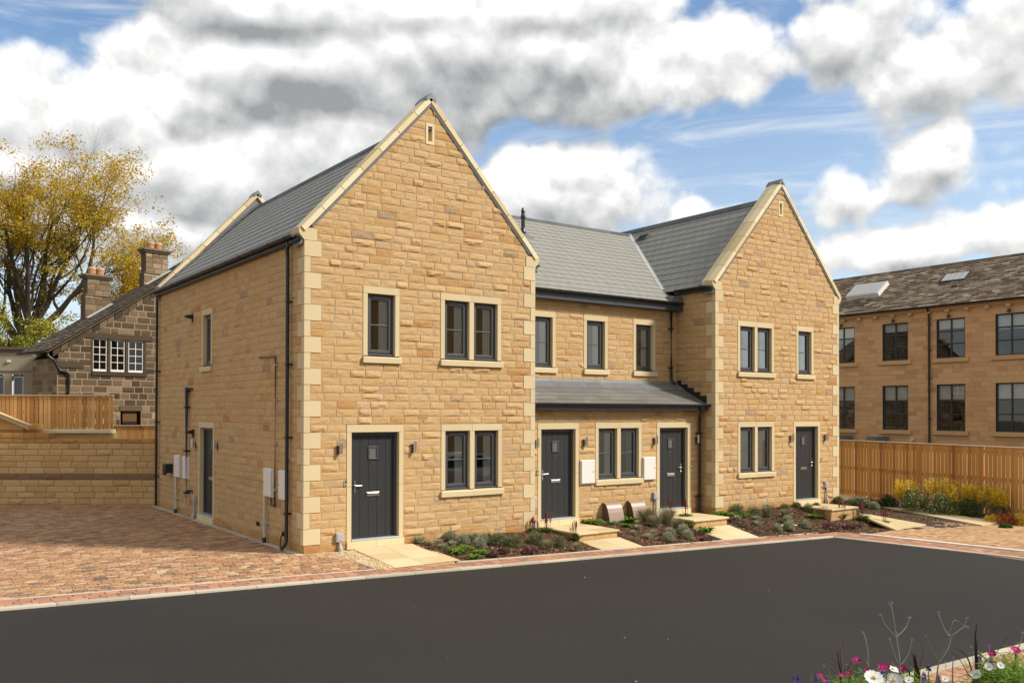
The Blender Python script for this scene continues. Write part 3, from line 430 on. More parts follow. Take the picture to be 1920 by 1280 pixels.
def meter(T,u0,u1,z0,z1,parent,dep=.2):
    m=MB(T); m.box(u0,u1,.0,dep-.025,z0,z1); p=m.build('meter_box',M['white_box'],parent,bevel=.012)
    m=MB(T); m.box(u0+.012,u1-.012,dep-.024,dep,z0+.012,z1-.012); m.build('lid',M['white_box'],p,bevel=.012)
    m=MB(T); m.tube([(u1-.06,dep,(z0+z1)/2),(u1-.06,dep+.004,(z0+z1)/2)],.014,8); m.build('lock',M['black'],p)
def pipe(T,pts,r,parent,mt='black',brackets=(),name='downpipe',off=.0,bm='black'):
    m=MB(T); m.tube(pts,r,12); p=m.build(name,M[mt],parent,smooth=True)
    if brackets:
        m=MB(T)
        for u,n,z in brackets:
            m.box(u-r-.012,u+r+.012,n-r-.01,n+r+.01,z-.02,z+.02); m.box(u-r-.055,u+r+.055,-.0,.03,z-.012,z+.012)
        m.build('bracket',M[bm],p)
    return p
def gutter(p0,p1,parent,r=.06,out=(0,-1,0),brk=.8):
    p0,p1=np.array(p0,float),np.array(p1,float); o=np.array(out,float); k=10
    Ln=np.linalg.norm(p1-p0); d=(p1-p0)/Ln
    m=MB()
    a=np.linspace(0,np.pi,k+1); prof=[o*(-r*np.cos(t))+np.array([0,0,-r*np.sin(t)]) for t in a]+[o*((r-.008)*np.cos(t))+np.array([0,0,-(r-.008)*np.sin(t)]) for t in a]
    m.prism([p0+q for q in prof],p1-p0)
    g=m.build('gutter',M['black'],parent)
    m=MB(); x=.3
    while x<Ln:
        c=p0+d*x; pr=[c+q*1.12 for q in prof[:k+1]]+[c+q*.99 for q in prof[:k+1]][::-1]; m.prism(pr,d*.035)
        x+=brk
    m.build('bracket',M['black'],g)
    return g
def quoins(cx,dirx,label=None):
    m=MB()
    for k in range(19):
        lx,ly=(.33 if cx==0 else .30,.12) if k%2==0 else (.115,.30)
        x0,x1=cx-dirx*.014,cx+dirx*lx
        m.box(min(x0,x1),max(x0,x1),-.014,ly,k*.3+.004,k*.3+.297,rs.uniform(.2,.8))
    # kneeler: corbelled out block carrying the foot of the coping
    f=-.016; d=dirx
    m.prism([(cx-d*.014,f,5.703),(cx+d*.24,f,5.703),(cx+d*.24,f,5.93),(cx-d*.12,f,5.93),(cx-d*.12,f,5.83)],(0,.40,0),.5)
    return m.build('quoin_stack',M['ashlar'],house,bevel=.005)
def coping_run(A,B,y0,y1,nseg,parent,th=.13):
    A,B=np.array(A,float),np.array(B,float); d=(B-A); Ln=np.linalg.norm(d); d/=Ln; n=np.array([-d[2],0,d[0]]); n=n if n[2]>0 else -n
    m=MB(); ym=(y0+y1)/2
    for i in range(nseg):
        p=A+d*Ln*i/nseg; lp=.014
        pr=[p+n*h+np.array([0,y,0]) for y,h in ((y0,-th),(y0,-.025),(ym,0),(y1,-.025),(y1,-th))]
        m.prism(pr,d*(Ln/nseg-lp),rs.choice([.0,.25,.5,.8,1.0]))
    return m.build('coping',M['coping'],parent,bevel=.008)
def lead_line(A,B,y,parent,h=.05,off=.135,th=.03):
    A,B=np.array(A,float),np.array(B,float); d=(B-A); Ln=np.linalg.norm(d); d/=Ln; n=np.array([-d[2],0,d[0]]); n=n if n[2]>0 else -n
    m=MB(); a=A-n*off; m.prism([a+np.array([0,y,0]),a+np.array([0,y-th,0]),a-n*h+np.array([0,y-th*.6,0]),a-n*h+np.array([0,y,0])],d*Ln)
    return m.build('flashing',M['lead'],parent)
CP=.96; RZ=5.80
def gable(x0,x1,front,yb,backpar):
    xm=(x0+x1)/2
    for s in (1,-1):
        cx=x0 if s==1 else x1
        A=(cx-s*.10,0,5.955); B=(xm,0,9.0)
        coping_run((A[0],front-.045,A[2]),(B[0],front-.045,B[2]),0,.45,7,house)
        lead_line((cx+s*.02,front,6.085),(xm,front,9.0),-.005,house)
        if backpar: coping_run((A[0],yb-.36,A[2]),(B[0],yb-.36,B[2]),0,.42,7,house)
        # parapet cheeks between roof and coping, dressed in lead
        for ya,ybk in ((front+.012,front+.37),)+(((yb-.30,yb-.005),) if backpar else ()):
            m=MB(); e=.0
            m.prism([(cx-s*.10,ya,5.60),(xm,ya,8.30),(xm,ya,8.85),(cx-s*.02,ya,5.84)],(0,ybk-ya,0)); m.build('flashing',M['lead'],house)
        # lead tray along the foot of the parapet
        m=MB(); c0=np.array([cx-s*.12,0,RZ+.03+.03*0]); c1=np.array([xm-s*.02,0,RZ+(x1-x0)/2*CP+.15*CP+.02])
        m.prism([c0+(0,front+.36,0),c0+(0,front+.50,0),c0+(0,front+.50,.012),c0+(0,front+.36,.04)],c1-c0)
        if backpar: m.prism([c0+(0,yb-.55,0),c0+(0,yb-.29,0),c0+(0,yb-.29,.05),c0+(0,yb-.55,.012)],c1-c0)
        m.build('flashing',M['lead'],house)
    # lead saddle on the apex
    for y in ((front,)+((yb-.34,) if backpar else ())):
        m=MB(); w=.115; z=8.995
        m.prism([(xm-w,y-.052,z-w*1.09-.05),(xm-w,y-.052,z-w*1.09+.012),(xm,y-.052,z+.012),(xm+w,y-.052,z-w*1.09+.012),(xm+w,y-.052,z-w*1.09-.05),(xm,y-.052,z-.10)],(0,.465,0))
        m.build('apex_saddle',M['lead'],house,bevel=.004)

# ---- front gables
def uGL(z,x0,x1):
    if z<0: return x0
    if z<5.7: return x0+((.33 if x0==0 else .30) if int(z/.3+1e-6)%2==0 else .115)
    if z<5.92: return x0+.24
    return min(x0+(z-5.83)/1.10,(x0+x1)/2)
def uGR(z,x0,x1):
    if z<0: return x1
    if z<5.7: return x1-(.30 if int(z/.3+1e-6)%2==0 else .115)
    if z<5.92: return x1-.24
    return max(x1-(z-5.83)/1.10,(x0+x1)/2)
def ptone(z): return float(np.clip(rs.normal(.52,.15)+(.06 if z<2 else 0)+(rs.choice([-.3,.38]) if rs.rand()<.07 else 0),0,1)) if z>=-.01 else float(rs.uniform(.0,.18))
for x0,x1,doorx,wins in ((0,W1,(.865,2.10),[(1.20,2.00,3.45,4.95,1),(2.96,4.485,3.45,4.95,2),(2.98,4.51,.74,2.245,2)]),
                     (X3,X4,(14.58,15.815),[(12.205,13.72,3.45,4.95,2),(14.71,15.51,3.45,4.95,1),(12.21,13.725,.745,2.245,2)])):
    holes=[(a,b,z0,z1) for a,b,z0,z1,n in wins]+[(doorx[0],doorx[1],-.15,2.25)]
    hz=[(a,b,round(z0/.15)*.15,round(z1/.15)*.15) for a,b,z0,z1 in holes]
    xm=(x0+x1)/2
    slit=(xm-.105,xm+.105,7.95,8.40)
    m=MB(Tf); stonewall(m,-.6,8.80,lambda z:uGL(z,x0,x1),lambda z:uGR(z,x0,x1),hz+[slit],tone=ptone)
    w=m.build('wall',M['stone'],house)
    m=MB(Tf); sheet(m,x0+.01,x1-.01,-.6,5.9,hz); sheet(m,x0+.07,x1-.07,5.9,8.72,[slit],uL=lambda z:x0+(z-5.83)/1.10,uR=lambda z:x1-(z-5.83)/1.10)
    m.build('mortar',M['mortar'],w)
    for i,(a,b,z0,z1,n) in enumerate(wins): window(Tf,a,b,z0,z1,n,house,cw=.2 if x0==0 else (.36 if z0<2 else .24),back=1.5)
    door(Tf,doorx[0],doorx[1],house,hinge='right' if x0==0 else 'left')
    for k in (0,1):
        u=(doorx[0]-.17,doorx[1]+.21)[k] if x0==0 else (doorx[0]-.13,doorx[1]+.23)[k]
        lamp(Tf,u,1.79,house)
    bell(Tf,doorx[0]-.03 if x0==0 else doorx[1]+.05,1.13,house)
    vent(Tf,2.56 if x0==0 else 14.17,2.39,house); vent(Tf,4.42 if x0==0 else 13.35,-.06,house,'grey_box',.2,.12)
    cable_box(Tf,.705 if x0==0 else 16.06,.11 if x0==0 else .40,-.17 if x0==0 else -.12,house)
    # slit in the gable head
    m=MB(Tf); a,b,z0,z1=xm-.103,xm+.103,7.955,8.395
    for q in ((a,a+.055,z0,z1),(b-.055,b,z0,z1),(a+.055,b-.055,z1-.07,z1),(a+.055,b-.055,z0,z0+.07)): m.box(q[0],q[1],-.12,.012,q[2],q[3])
    p=m.build('gable_slit',M['coping'],house,bevel=.004)
    m=MB(Tf); m.quad((a+.05,-.09,z0+.06),(b-.05,-.09,z0+.06),(b-.05,-.09,z1-.06),(a+.05,-.09,z1-.06)); m.build('slit_back',M['ashlar'],p)
    quoins(x0,1); quoins(x1,-1)
    gable(x0,x1,0.0,DEP,True)

# ---- left side wall of the big gable
side_w=(5.46,6.26,3.45,4.95); side_d=(5.27,6.49)
hz=[side_w,(side_d[0],side_d[1],-.15,2.25)]
m=MB(Ts); stonewall(m,-.3,5.70,lambda z:(.12 if z>0 and int(z/.3+1e-6)%2==0 else (.30 if z>0 else 0)),lambda z:DEP,hz,nx=6,tone=ptone,bold=.12,amp=.8)
w=m.build('wall',M['stone'],house)
m=MB(Ts); sheet(m,.01,DEP,-.3,5.7,hz); m.build('mortar',M['mortar'],w)
window(Ts,*side_w,1,house,right=False)
door(Ts,side_d[0],side_d[1],house,hinge='right')
# remaining walls
def plainwall(T,u0,u1,z0,z1,nx=4,holes=()):
    m=MB(T); stonewall(m,z0,z1,lambda z:u0,lambda z:u1,holes,nx=nx,nz=4 if nx>3 else 3,tone=ptone); w=m.build('wall',M['stone'],house)
    m=MB(T); sheet(m,u0,u1,z0,z1,list(holes)); m.build('mortar',M['mortar'],w)
m=MB(T3); stonewall(m,-.45,5.70,lambda z:(.12 if z>0 and int(z/.3+1e-6)%2==0 else (.30 if z>0 else 0)),lambda z:YM+.02,(),nx=7,tone=ptone); w=m.build('wall',M['stone'],house)
m=MB(T3); sheet(m,.01,YM+.02,-.45,5.7,[]); m.build('mortar',M['mortar'],w)
m=MB(T1r); stonewall(m,-.45,5.70,lambda z:(.12 if z>0 and int(z/.3+1e-6)%2==0 else (.30 if z>0 else 0)),lambda z:YM+.02,(),nx=5,tone=ptone); w=m.build('wall',M['stone'],house)
m=MB(T1r); sheet(m,.01,YM+.02,-.45,5.7,[]); m.build('mortar',M['mortar'],w)
m=MB(T4); stonewall(m,-.6,5.70,lambda z:(.12 if z>0 and int(z/.3+1e-6)%2==0 else (.30 if z>0 else 0)),lambda z:DEP,(),nx=3,tone=ptone); w=m.build('wall',M['stone'],house)
m=MB(T4); sheet(m,.01,DEP,-.6,5.7,[]); m.build('mortar',M['mortar'],w)
m=MB()
for x0,x1 in ((0,W1),(X3,X4)):
    xm=(x0+x1)/2; m.poly([(x0,DEP-.01,-.6),(x1,DEP-.01,-.6),(x1,DEP-.01,5.75),(xm,DEP-.01,8.75),(x0,DEP-.01,5.75)],.5)
m.quad((W1,DEP-.02,-.6),(X3,DEP-.02,-.6),(X3,DEP-.02,5.4),(W1,DEP-.02,5.4)); m.build('back_wall',M['stone'],house)
# party walls close the dark roof space off
m=MB(); m.quad((W1-.1,YM,-.3),(W1-.1,DEP,-.3),(W1-.1,DEP,5.6),(W1-.1,YM,5.6)); m.quad((X3+.1,YM,-.3),(X3+.1,DEP,-.3),(X3+.1,DEP,5.6),(X3+.1,YM,5.6)); m.build('party_wall',M['void'],house)

# ---- middle range, upper wall
upw=[(6.28,7.08),(7.985,8.79),(9.685,10.495)]
hz=[(a,b,3.45,4.95) for a,b in upw]
m=MB(Tu); stonewall(m,3.0,5.30,lambda z:W1,lambda z:X3,hz,tone=ptone); w=m.build('wall',M['stone'],house)
m=MB(Tu); sheet(m,W1,X3,2.9,5.3,hz); m.build('mortar',M['mortar'],w)
for a,b in upw: window(Tu,a,b,3.45,4.95,1,house,back=1.2)
# ---- porch storey
pd=[(5.845,7.07),(9.66,10.885)]; pw=(7.595,9.125,.735,2.245)
hz=[(pw[0],pw[1],.75,2.25)]+[(a,b,-.15,2.25) for a,b in pd]
m=MB(Tp); stonewall(m,-.45,2.62,lambda z:W1,lambda z:X3,hz,tone=ptone,bold=.12); w=m.build('wall',M['stone'],house)
m=MB(Tp); sheet(m,W1,X3,-.45,2.62,hz); m.build('mortar',M['mortar'],w)
pwn=window(Tp,*pw,2,house,cw=.2,back=.85)
for o in [c for c in pwn.children if c.name.startswith('curtain')][1:2]: o.data.materials[0]=M['curtain_teal']; o['label']='teal curtain'
door(Tp,*pd[0],house,hinge='right'); door(Tp,*pd[1],house,hinge='left')
for u in (5.78,7.24,9.57,11.1): lamp(Tp,u,1.79,house)
bell(Tp,5.83,1.12,house); bell(Tp,10.91,1.11,house)
vent(Tp,7.27,2.37,house)
meter(Tp,7.10,7.54,.79,1.36,house,.075); meter(Tp,9.14,9.57,.795,1.375,house,.075)
cable_box(Tp,9.575,.39,-.12,house); cable_box(Tp,5.70,.39,-.12,house)
pipe(Tp,[(11.05,.03,.28),(11.09,.05,.30),(11.09,.05,-.12)],.018,house,'copper',name='overflow_pipe')

# ---- side wall fittings
def bk(u,zs,n=.075): return [(u,n,z) for z in zs]
pipe(Ts,[(.50,.11,5.72),(.60,.10,5.60),(.62,.085,5.45),(.62,.085,.06),(.62,.10,-.03),(.60,.20,-.12)],.036,house,brackets=bk(.62,(4.6,3.4,2.0,.55),.085))
pipe(Ts,[(10.1,.10,5.72),(10.12,.085,5.6),(10.12,.085,-.12)],.036,house,brackets=bk(10.12,(3.6,2.2,.7),.085))
pipe(Ts,[(7.27,.0,3.02),(7.2,.075,3.04),(7.27,.075,3.10),(7.27,.075,-.10)],.048,house,name='soil_pipe',brackets=bk(7.27,(2.6,1.5,.45),.075))
pipe(Ts,[(6.97,.0,3.05),(7.0,.06,3.06),(7.25,.075,3.04)],.026,house,name='waste_pipe')
pipe(Ts,[(6.95,.0,.50),(6.96,.06,.52),(7.25,.075,.50)],.026,house,name='waste_pipe')
pipe(Ts,[(2.25,.0,3.60),(2.25,.04,3.61),(1.36,.04,3.585),(1.345,.04,3.55),(1.345,.04,.64),(1.37,.04,.62),(1.55,.04,.625),(1.57,.04,.78)],.017,house,'copper',name='gas_pipe',brackets=[(1.345,.04,z) for z in (3.42,2.72,1.86,.95)],bm='grey_box')
for y0,y1 in ((1.47,1.92),(.70,1.10),(7.95,8.42),(7.22,7.66)): meter(Ts,y0,y1,.78,1.36,house,.075)
for y,zb in ((1.80,.80),(8.2,.80)):
    pipe(Ts,[(y,.08,zb),(y,.08,-.06)],.03,house,'cream_pipe',name='meter_conduit',brackets=[(y,.08,.25)],bm='cream_pipe')
    pipe(Ts,[(y,.08,-.04),(y,.08,-.17)],.04,house,'black',name='conduit_shoe')
lamp(Ts,6.72,1.70,house); lamp(Ts,5.02,1.72,house); bell(Ts,5.2,1.12,house)
cable_box(Ts,6.66,.34,-.14,house)
def flood(u,z):
    m=MB(Ts); m.box(u-.06,u+.06,.01,.04,z-.1,z+.1); p=m.build('floodlight',M['black'],house)
    m=MB(Ts); m.prism([(u-.07,.05,z-.02),(u-.07,.20,z+.01),(u-.07,.20,z+.05),(u-.07,.05,z+.08)],(.14,0,0)); m.tube([(u,.03,z),(u,.08,z)],.02,8); m.build('lamp_head',M['black'],p,bevel=.006)
flood(7.05,4.83); flood(6.9,1.95)
m=MB(Ts); m.box(8.75,8.95,.0,.16,.86,1.10); m.prism([(8.72,.16,.84),(8.72,.21,.80),(8.72,.21,1.08),(8.72,.16,1.12)],(.26,0,0)); m.build('flue_terminal',M['black'],house,bevel=.01)
vent(Ts,2.36,.22-.05,house,'copper',.2,.1); vent(Ts,.94,.12,house,'copper',.2,.1)
m=MB(Ts); m.tube([(.90,.0,.14),(.90,.05,.15),(.97,.06,.05),(1.0,.06,-.15)],.012,6); m.build('cable',M['black'],house)

# ---- roofs
ct,st=1/math.sqrt(1+CP*CP),CP/math.sqrt(1+CP*CP)
HW=W1/2
for x0,x1 in ((0,W1),(X3,X4)):
    xm=(x0+x1)/2; Sl=(xm-x0+.14)/ct
    for s in (1,-1):
        cx=x0 if s==1 else x1
        m=MB(); slates(m,(cx-s*.14,.38,RZ-.01),(0,1,0),(s*ct,0,st),DEP-.66,Sl,.32,.30,tn=.5,jit=.10,gap=.009)
        m.build('roof',M['slate'],house)
        m=MB(); m.quad((cx-s*.14,.3,RZ-.02),(cx-s*.14,DEP-.2,RZ-.02),(xm,DEP-.2,RZ-.02+(xm-x0+.14)*CP),(xm,.3,RZ-.02+(xm-x0+.14)*CP))
        m.build('roof_underlay',M['underlay'],house)
        gutter((cx-s*.19,.12,RZ+.005),(cx-s*.19,DEP+.05 if (cx in (0,X4)) else 1.25,RZ-.0),house,out=(-s,0,0),brk=.85)
        m=MB(); e=DEP if cx in (0,X4) else 1.34
        m.box(min(cx-s*.13,cx-s*.10),max(cx-s*.13,cx-s*.10),.05,e,5.69,RZ-.02); m.box(min(cx,cx-s*.13),max(cx,cx-s*.13),.05,e,5.685,5.70); m.build('fascia',M['black'],house)
    zr=RZ+(xm-x0+.14)*CP
    m=MB(); y=.40
    while y<DEP-.4:
        y1=min(y+.45,DEP-.35); m.prism([(xm-.16,y,zr-.12),(xm,y,zr+.045),(xm+.16,y,zr-.12),(xm+.15,y,zr-.15),(xm,y,zr+.01),(xm-.15,y,zr-.15)],(0,y1-y-.006,0),rs.rand()); y+=.45
    m.build('ridge',M['ridge'],house)
mm=.613; mz=lambda y: 7.07+mm*(y-3.78)
cm,sm=1/math.sqrt(1+mm*mm),mm/math.sqrt(1+mm*mm); y0=1.10; YR=5.83; Sl=(YR-y0)/cm
def eL(t):
    z=mz(y0+t*cm); return 5.395 if z<5.78 else 5.53-(z-5.8)/CP-.1
def eR(t):
    z=mz(y0+t*cm); return 11.325 if z<5.70 else 11.19+(z-5.8)/CP+.1
m=MB(); slates(m,(0,y0,mz(y0)),(1,0,0),(0,cm,sm),0,Sl,.34,.30,emin=eL,emax=eR,tn=.5,jit=.09,gap=.009); m.build('roof',M['slate'],house); m=MB()
zr=mz(YR); m.quad((5.39,y0,mz(y0)-.015),(11.33,y0,mz(y0)-.015),(13.9,YR,zr-.015),(2.8,YR,zr-.015)); m.quad((2.8,YR,zr-.01),(13.9,YR,zr-.01),(13.9,DEP,5.4),(2.8,DEP,5.4)); m.build('roof_underlay',M['underlay'],house)
m=MB(); x=3.0
while x<13.95:
    m.prism([(x,YR-.17,zr-.10),(x,YR,zr+.045),(x,YR+.17,zr-.10),(x,YR+.16,zr-.13),(x,YR,zr+.01),(x,YR-.16,zr-.13)],(.445,0,0),rs.rand()); x+=.45
m.build('ridge',M['ridge'],house)
# valley between the middle roof and the right wing
va=np.array([11.24,0,0]); va[2]=RZ+(va[0]-11.18)*CP; va[1]=3.78+(va[2]-7.07)/mm; vb=np.array([13.86,0,RZ+(13.86-11.18)*CP]); vb[1]=3.78+(vb[2]-7.07)/mm
m=MB(); m.prism([va+(-.065,.0,.015),va+(0,0,.034),va+(.05,0,.062),va+(.05,0,.05),va+(-.065,0,.0)],vb-va); m.build('valley_gutter',M['lead_pale'],house)
m=MB(); m.box(10.9,11.30,1.13,1.40,5.24,5.62); m.build('flashing',M['lead'],house)
# middle eaves
gutter((W1+.02,1.06,5.455),(11.22,1.06,5.45),house,brk=.8)
m=MB(); m.box(W1+.01,11.30,1.12,1.145,5.23,5.42); m.box(W1+.01,11.30,1.145,YM,5.232,5.25); m.build('fascia',M['fascia'],house)
pipe(Tu,[(11.02,.30,5.39),(11.03,.2,5.32),(11.04,.075,5.22),(11.04,.075,3.42),(11.06,.11,3.33),(11.09,.20,3.25)],.034,house,brackets=[(11.04,.075,4.75),(11.04,.075,3.70)])
# porch roof
pm=.47; cp_,sp_=1/math.sqrt(1+pm*pm),pm/math.sqrt(1+pm*pm)
m=MB(); slates(m,(0,.24,2.70),(1,0,0),(0,cp_,sp_),0,1.23,.42,.215,emin=lambda t:W1+.005,emax=lambda t:X3-.005,tn=.5,jit=.3,lift=.008)
m.quad((W1,.24,2.69),(X3,.24,2.69),(X3,YM,2.69+1.12*pm),(W1,YM,2.69+1.12*pm)); m.build('roof',M['slate_dark'],house)
m=MB(); x=W1+.01
while x<X3-.05:
    x1=min(x+1.48,X3-.02); zt=2.70+1.12*pm
    m.prism([(x,YM-.0,zt+.10),(x,YM-.045,zt+.09),(x,YM-.06,zt+.03),(x,YM-.32,zt-.115),(x,YM-.32,zt-.15),(x,YM-.0,zt)],(x1-x+.01,0,0),rs.rand()); x+=1.48
m.build('flashing',M['lead'],house)
m=MB(T3)   # stepped flashing where the porch roof meets the right gable
for k in range(5):
    u=.28+k*.225; zb=2.70+pm*(u-.24); m.box(u,min(u+.235,1.34),.016,.024+.001*k,zb-.05,zb+.17+pm*.1)
m.build('flashing',M['black'],house)
gutter((W1+.02,.19,2.705),(11.345,.19,2.70),house,brk=.72)
m=MB(); m.box(W1+.01,11.32,.235,.255,2.55,2.68); m.box(W1+.01,11.32,.255,YP,2.553,2.57); m.build('fascia',M['fascia'],house)
pipe(Tp,[(11.02,.28,2.64),(11.02,.28,2.56),(11.06,.2,2.46),(11.16,.09,2.36),(11.17,.08,2.25),(11.17,.08,-.12)],.036,house,brackets=[(11.17,.08,1.95),(11.17,.08,.30)])
pipe(Tp,[(5.50,.28,2.64),(5.50,.28,2.50),(5.47,.15,2.40),(5.46,.08,2.30),(5.46,.08,-.12)],.034,house)
# roof furniture
m=MB(); m.lathe([(.085,-.1),(.085,.06),(.07,.10),(.055,.16),(.055,.42),(.075,.46),(.075,.50),(.06,.53),(.05,.60),(.062,.64),(.045,.70),(.03,.74)],(8.45,4.55,mz(4.55)),14)
p=m.build('roof_vent_pipe',M['black'],house,smooth=False); m=MB(); c=np.array([8.45,4.52,mz(4.52)+.02]); m.prism([c+(-.2,-.25,-.25*mm),c+(.2,-.25,-.25*mm),c+(.2,.2,.2*mm),c+(-.2,.2,.2*mm)],(0,0,.012)); m.build('lead_slate',M['lead'],p)
m=MB(); c=np.array([13.55,4.95,RZ+(13.55-11.18)*CP+.02]); e=np.array([0,1,0]); s3=np.array([ct,0,st]); nn=np.array([-st,0,ct])
m.prism([c-e*.22-s3*.13,c+e*.22-s3*.13,c+e*.22+s3*.13,c-e*.22+s3*.13],nn*.025); p=m.build('tile_vent',M['lead'],house)
m=MB(); 
for k in range(5): m.prism([c-e*.2+s3*(-.11+k*.05)+nn*.026,c+e*.2+s3*(-.11+k*.05)+nn*.026,c+e*.2+s3*(-.09+k*.05)+nn*.026,c-e*.2+s3*(-.09+k*.05)+nn*.026],nn*.008)
m.build('louvre',M['void'],p)
# ------------------------------------------------------------------ ground, road and paving
def grid(mb,xs,ys,zf,xf=None,tone=.5):
    xs=np.asarray(xs,float); ys=np.asarray(ys,float)
    X,Y=np.meshgrid(xs,ys); 
    if xf: X=np.array([[xf(x,y) for x in xs] for y in ys])
    Z=np.array([[zf(X[j,i],Y[j,i]) for i in range(len(xs))] for j in range(len(ys))])
    V=np.stack([X,Y,Z],-1).reshape(-1,3); n=len(xs)
    i=np.arange(len(ys)-1)[:,None]*n; q=np.arange(n-1)[None]
    mb.add(V,np.stack([i+q,i+q+1,i+n+q+1,i+n+q],-1).reshape(-1,4),tone)
m=MB(); m.quad((-300,-300,-1.2),(400,-300,-1.2),(400,400,-1.2),(-300,400,-1.2)); tag(m.build('ground',M['ground']),kind='structure')
ye=-2.37
xr=lambda y: 13.0+(-2.37-y)*.125          # right hand edge of the tarmac
m=MB(); grid(m,np.linspace(0,1,60),np.linspace(-10.42,ye,26),lambda x,y:max(-.232-.0285*x,-.62)-.022 if x>-8 else -.026,xf=lambda s,y:-60+(xr(y)+60)*s)
m.quad((xr(-10.42),-10.42,-.642),(11.5,-10.42,-.58),(12,-40,-.6),(16,-40,-.642)); 
tag(m.build('road',M['road'],smooth=True),kind='structure')
scatter_road=True
def hr(x): return hk(max(x,-6))
# kerbs (flush channel stones with joints)
def kerb(name,pts,w,side,zf,up=.012,L_=.915,mt='kerb'):
    m=MB()
    for (x0,y0),(x1,y1) in zip(pts[:-1],pts[1:]):
        d=np.array([x1-x0,y1-y0]); Ln=np.linalg.norm(d); d/=Ln; n=np.array([-d[1],d[0]])*side; k=max(1,round(Ln/L_))
        for i in range(k):
            a=np.array([x0,y0])+d*(Ln*i/k+.003); b=np.array([x0,y0])+d*(Ln*(i+1)/k-.003)
            q=[a,b,b+n*w,a+n*w]; tops=[(p[0],p[1],zf(p[0],p[1])+up) for p in q]; bots=[(p[0],p[1],zf(p[0],p[1])-.2) for p in q]
            m.add(tops+bots,[[0,1,2,3],[0,4,5,1],[1,5,6,2],[2,6,7,3],[3,7,4,0]],rs.rand())
    return tag(m.build(name,M[mt],bevel=.006),kind='structure')
kerb('kerb',[(-22,ye),(13.0,ye)],.13,1,lambda x,y:hr(x))
kerb('kerb',[(13.0,ye+.02),(13.52,-6.7),(14.6,-15)],.16,1,lambda x,y:-.62)
kerb('kerb',[(-9,-10.56),(14,-10.56)],.14,1,lambda x,y:hr(x))
# red brick margin along the road, three courses
def pave(name,mt,x0,x1,y0,y1,zf,bl,bw,inside=lambda x,y:True,jit=.004,rot=False,tonef=None,up=0):
    m=MB(); j=.006; k=0; y=y0
    while y<y1-.02:
        x=x0-rs.uniform(0,bl)
        while x<x1:
            l=bl*rs.uniform(.82,1.15); a,b=max(x,x0),min(x+l,x1)
            if b-a>.03 and inside((a+b)/2,y+bw/2):
                z=zf((a+b)/2,y+bw/2)+rs.uniform(-jit,jit)*.5+up; tx=rs.normal(0,.006); c=.007
                sl=(zf(b,y)-zf(a,y)); 
                o=[(a+j/2,y+j/2),(b-j/2,y+j/2),(b-j/2,min(y+bw,y1)-j/2),(a+j/2,min(y+bw,y1)-j/2)]
                i_=[(a+j/2+c,y+j/2+c),(b-j/2-c,y+j/2+c),(b-j/2-c,min(y+bw,y1)-j/2-c),(a+j/2+c,min(y+bw,y1)-j/2-c)]
                zz=[zf(*p)+rs.uniform(-jit,jit)*.4+up for p in o]
                V=[(p[0],p[1],z_) for p,z_ in zip(i_,zz)]+[(p[0],p[1],z_-.012) for p,z_ in zip(o,zz)]
                t=tonef() if tonef else float(np.clip(rs.normal(.52,.23),0,1))
                m.add(V,[[0,1,2,3],[4,5,1,0],[5,6,2,1],[6,7,3,2],[7,4,0,3]],t)
            x+=l
        y+=bw; k+=1
    return tag(m.build(name,M[mt]),kind='structure')
pave('brick_margin','paver_red',-14,13.25,ye+.135,-1.70,lambda x,y:hr(x),.215,.176)
m=MB(); grid(m,np.linspace(-14.2,13.3,60),[ye+.12,-1.66],lambda x,y:hr(x)-.012); tag(m.build('bedding',M['sand']),kind='structure')
kerb('edging',[(-14,-1.70),(.62,-1.70)],.045,1,lambda x,y:hr(x),up=.004)
kerb('edging',[(2.3,-1.70),(13.4,-1.70)],.035,1,lambda x,y:hr(x),up=.02)
# driveway of tumbled blocks
def zd(x,y):
    t=min(max((y+1.66)/1.66,0),1); return hr(x)+(-.15-hr(x)+.0*x)*t if x<.7 else HG(x,y)
bwall=lambda x:10.45-.724*x
dinside=lambda x,y: (y<bwall(x)+.2) and (x<-.16 or y<-.12) and x< .60-(-y)*-.0+(.06 if y>-1 else .1)
pave('driveway','paver',-13.5,.66,-1.655,19,zd,.185,.105,dinside,tonef=lambda:float(np.clip(rs.normal(.52,.23)+(rs.rand()<.07)*-.4,0,1)))
m=MB(); grid(m,np.linspace(-14,.64,30),np.linspace(-1.66,19.5,40),lambda x,y:zd(x,y)-.013); tag(m.build('bedding',M['sand']),kind='structure')
kerb('drain_channel',[(-.005,-.02),(-.005,10.4)],.14,1,lambda x,y:-.15,up=.004)
kerb('edging',[(.48,-.10),(.66,-1.66)],.04,-1,lambda x,y:zd(.5,y),up=.008)
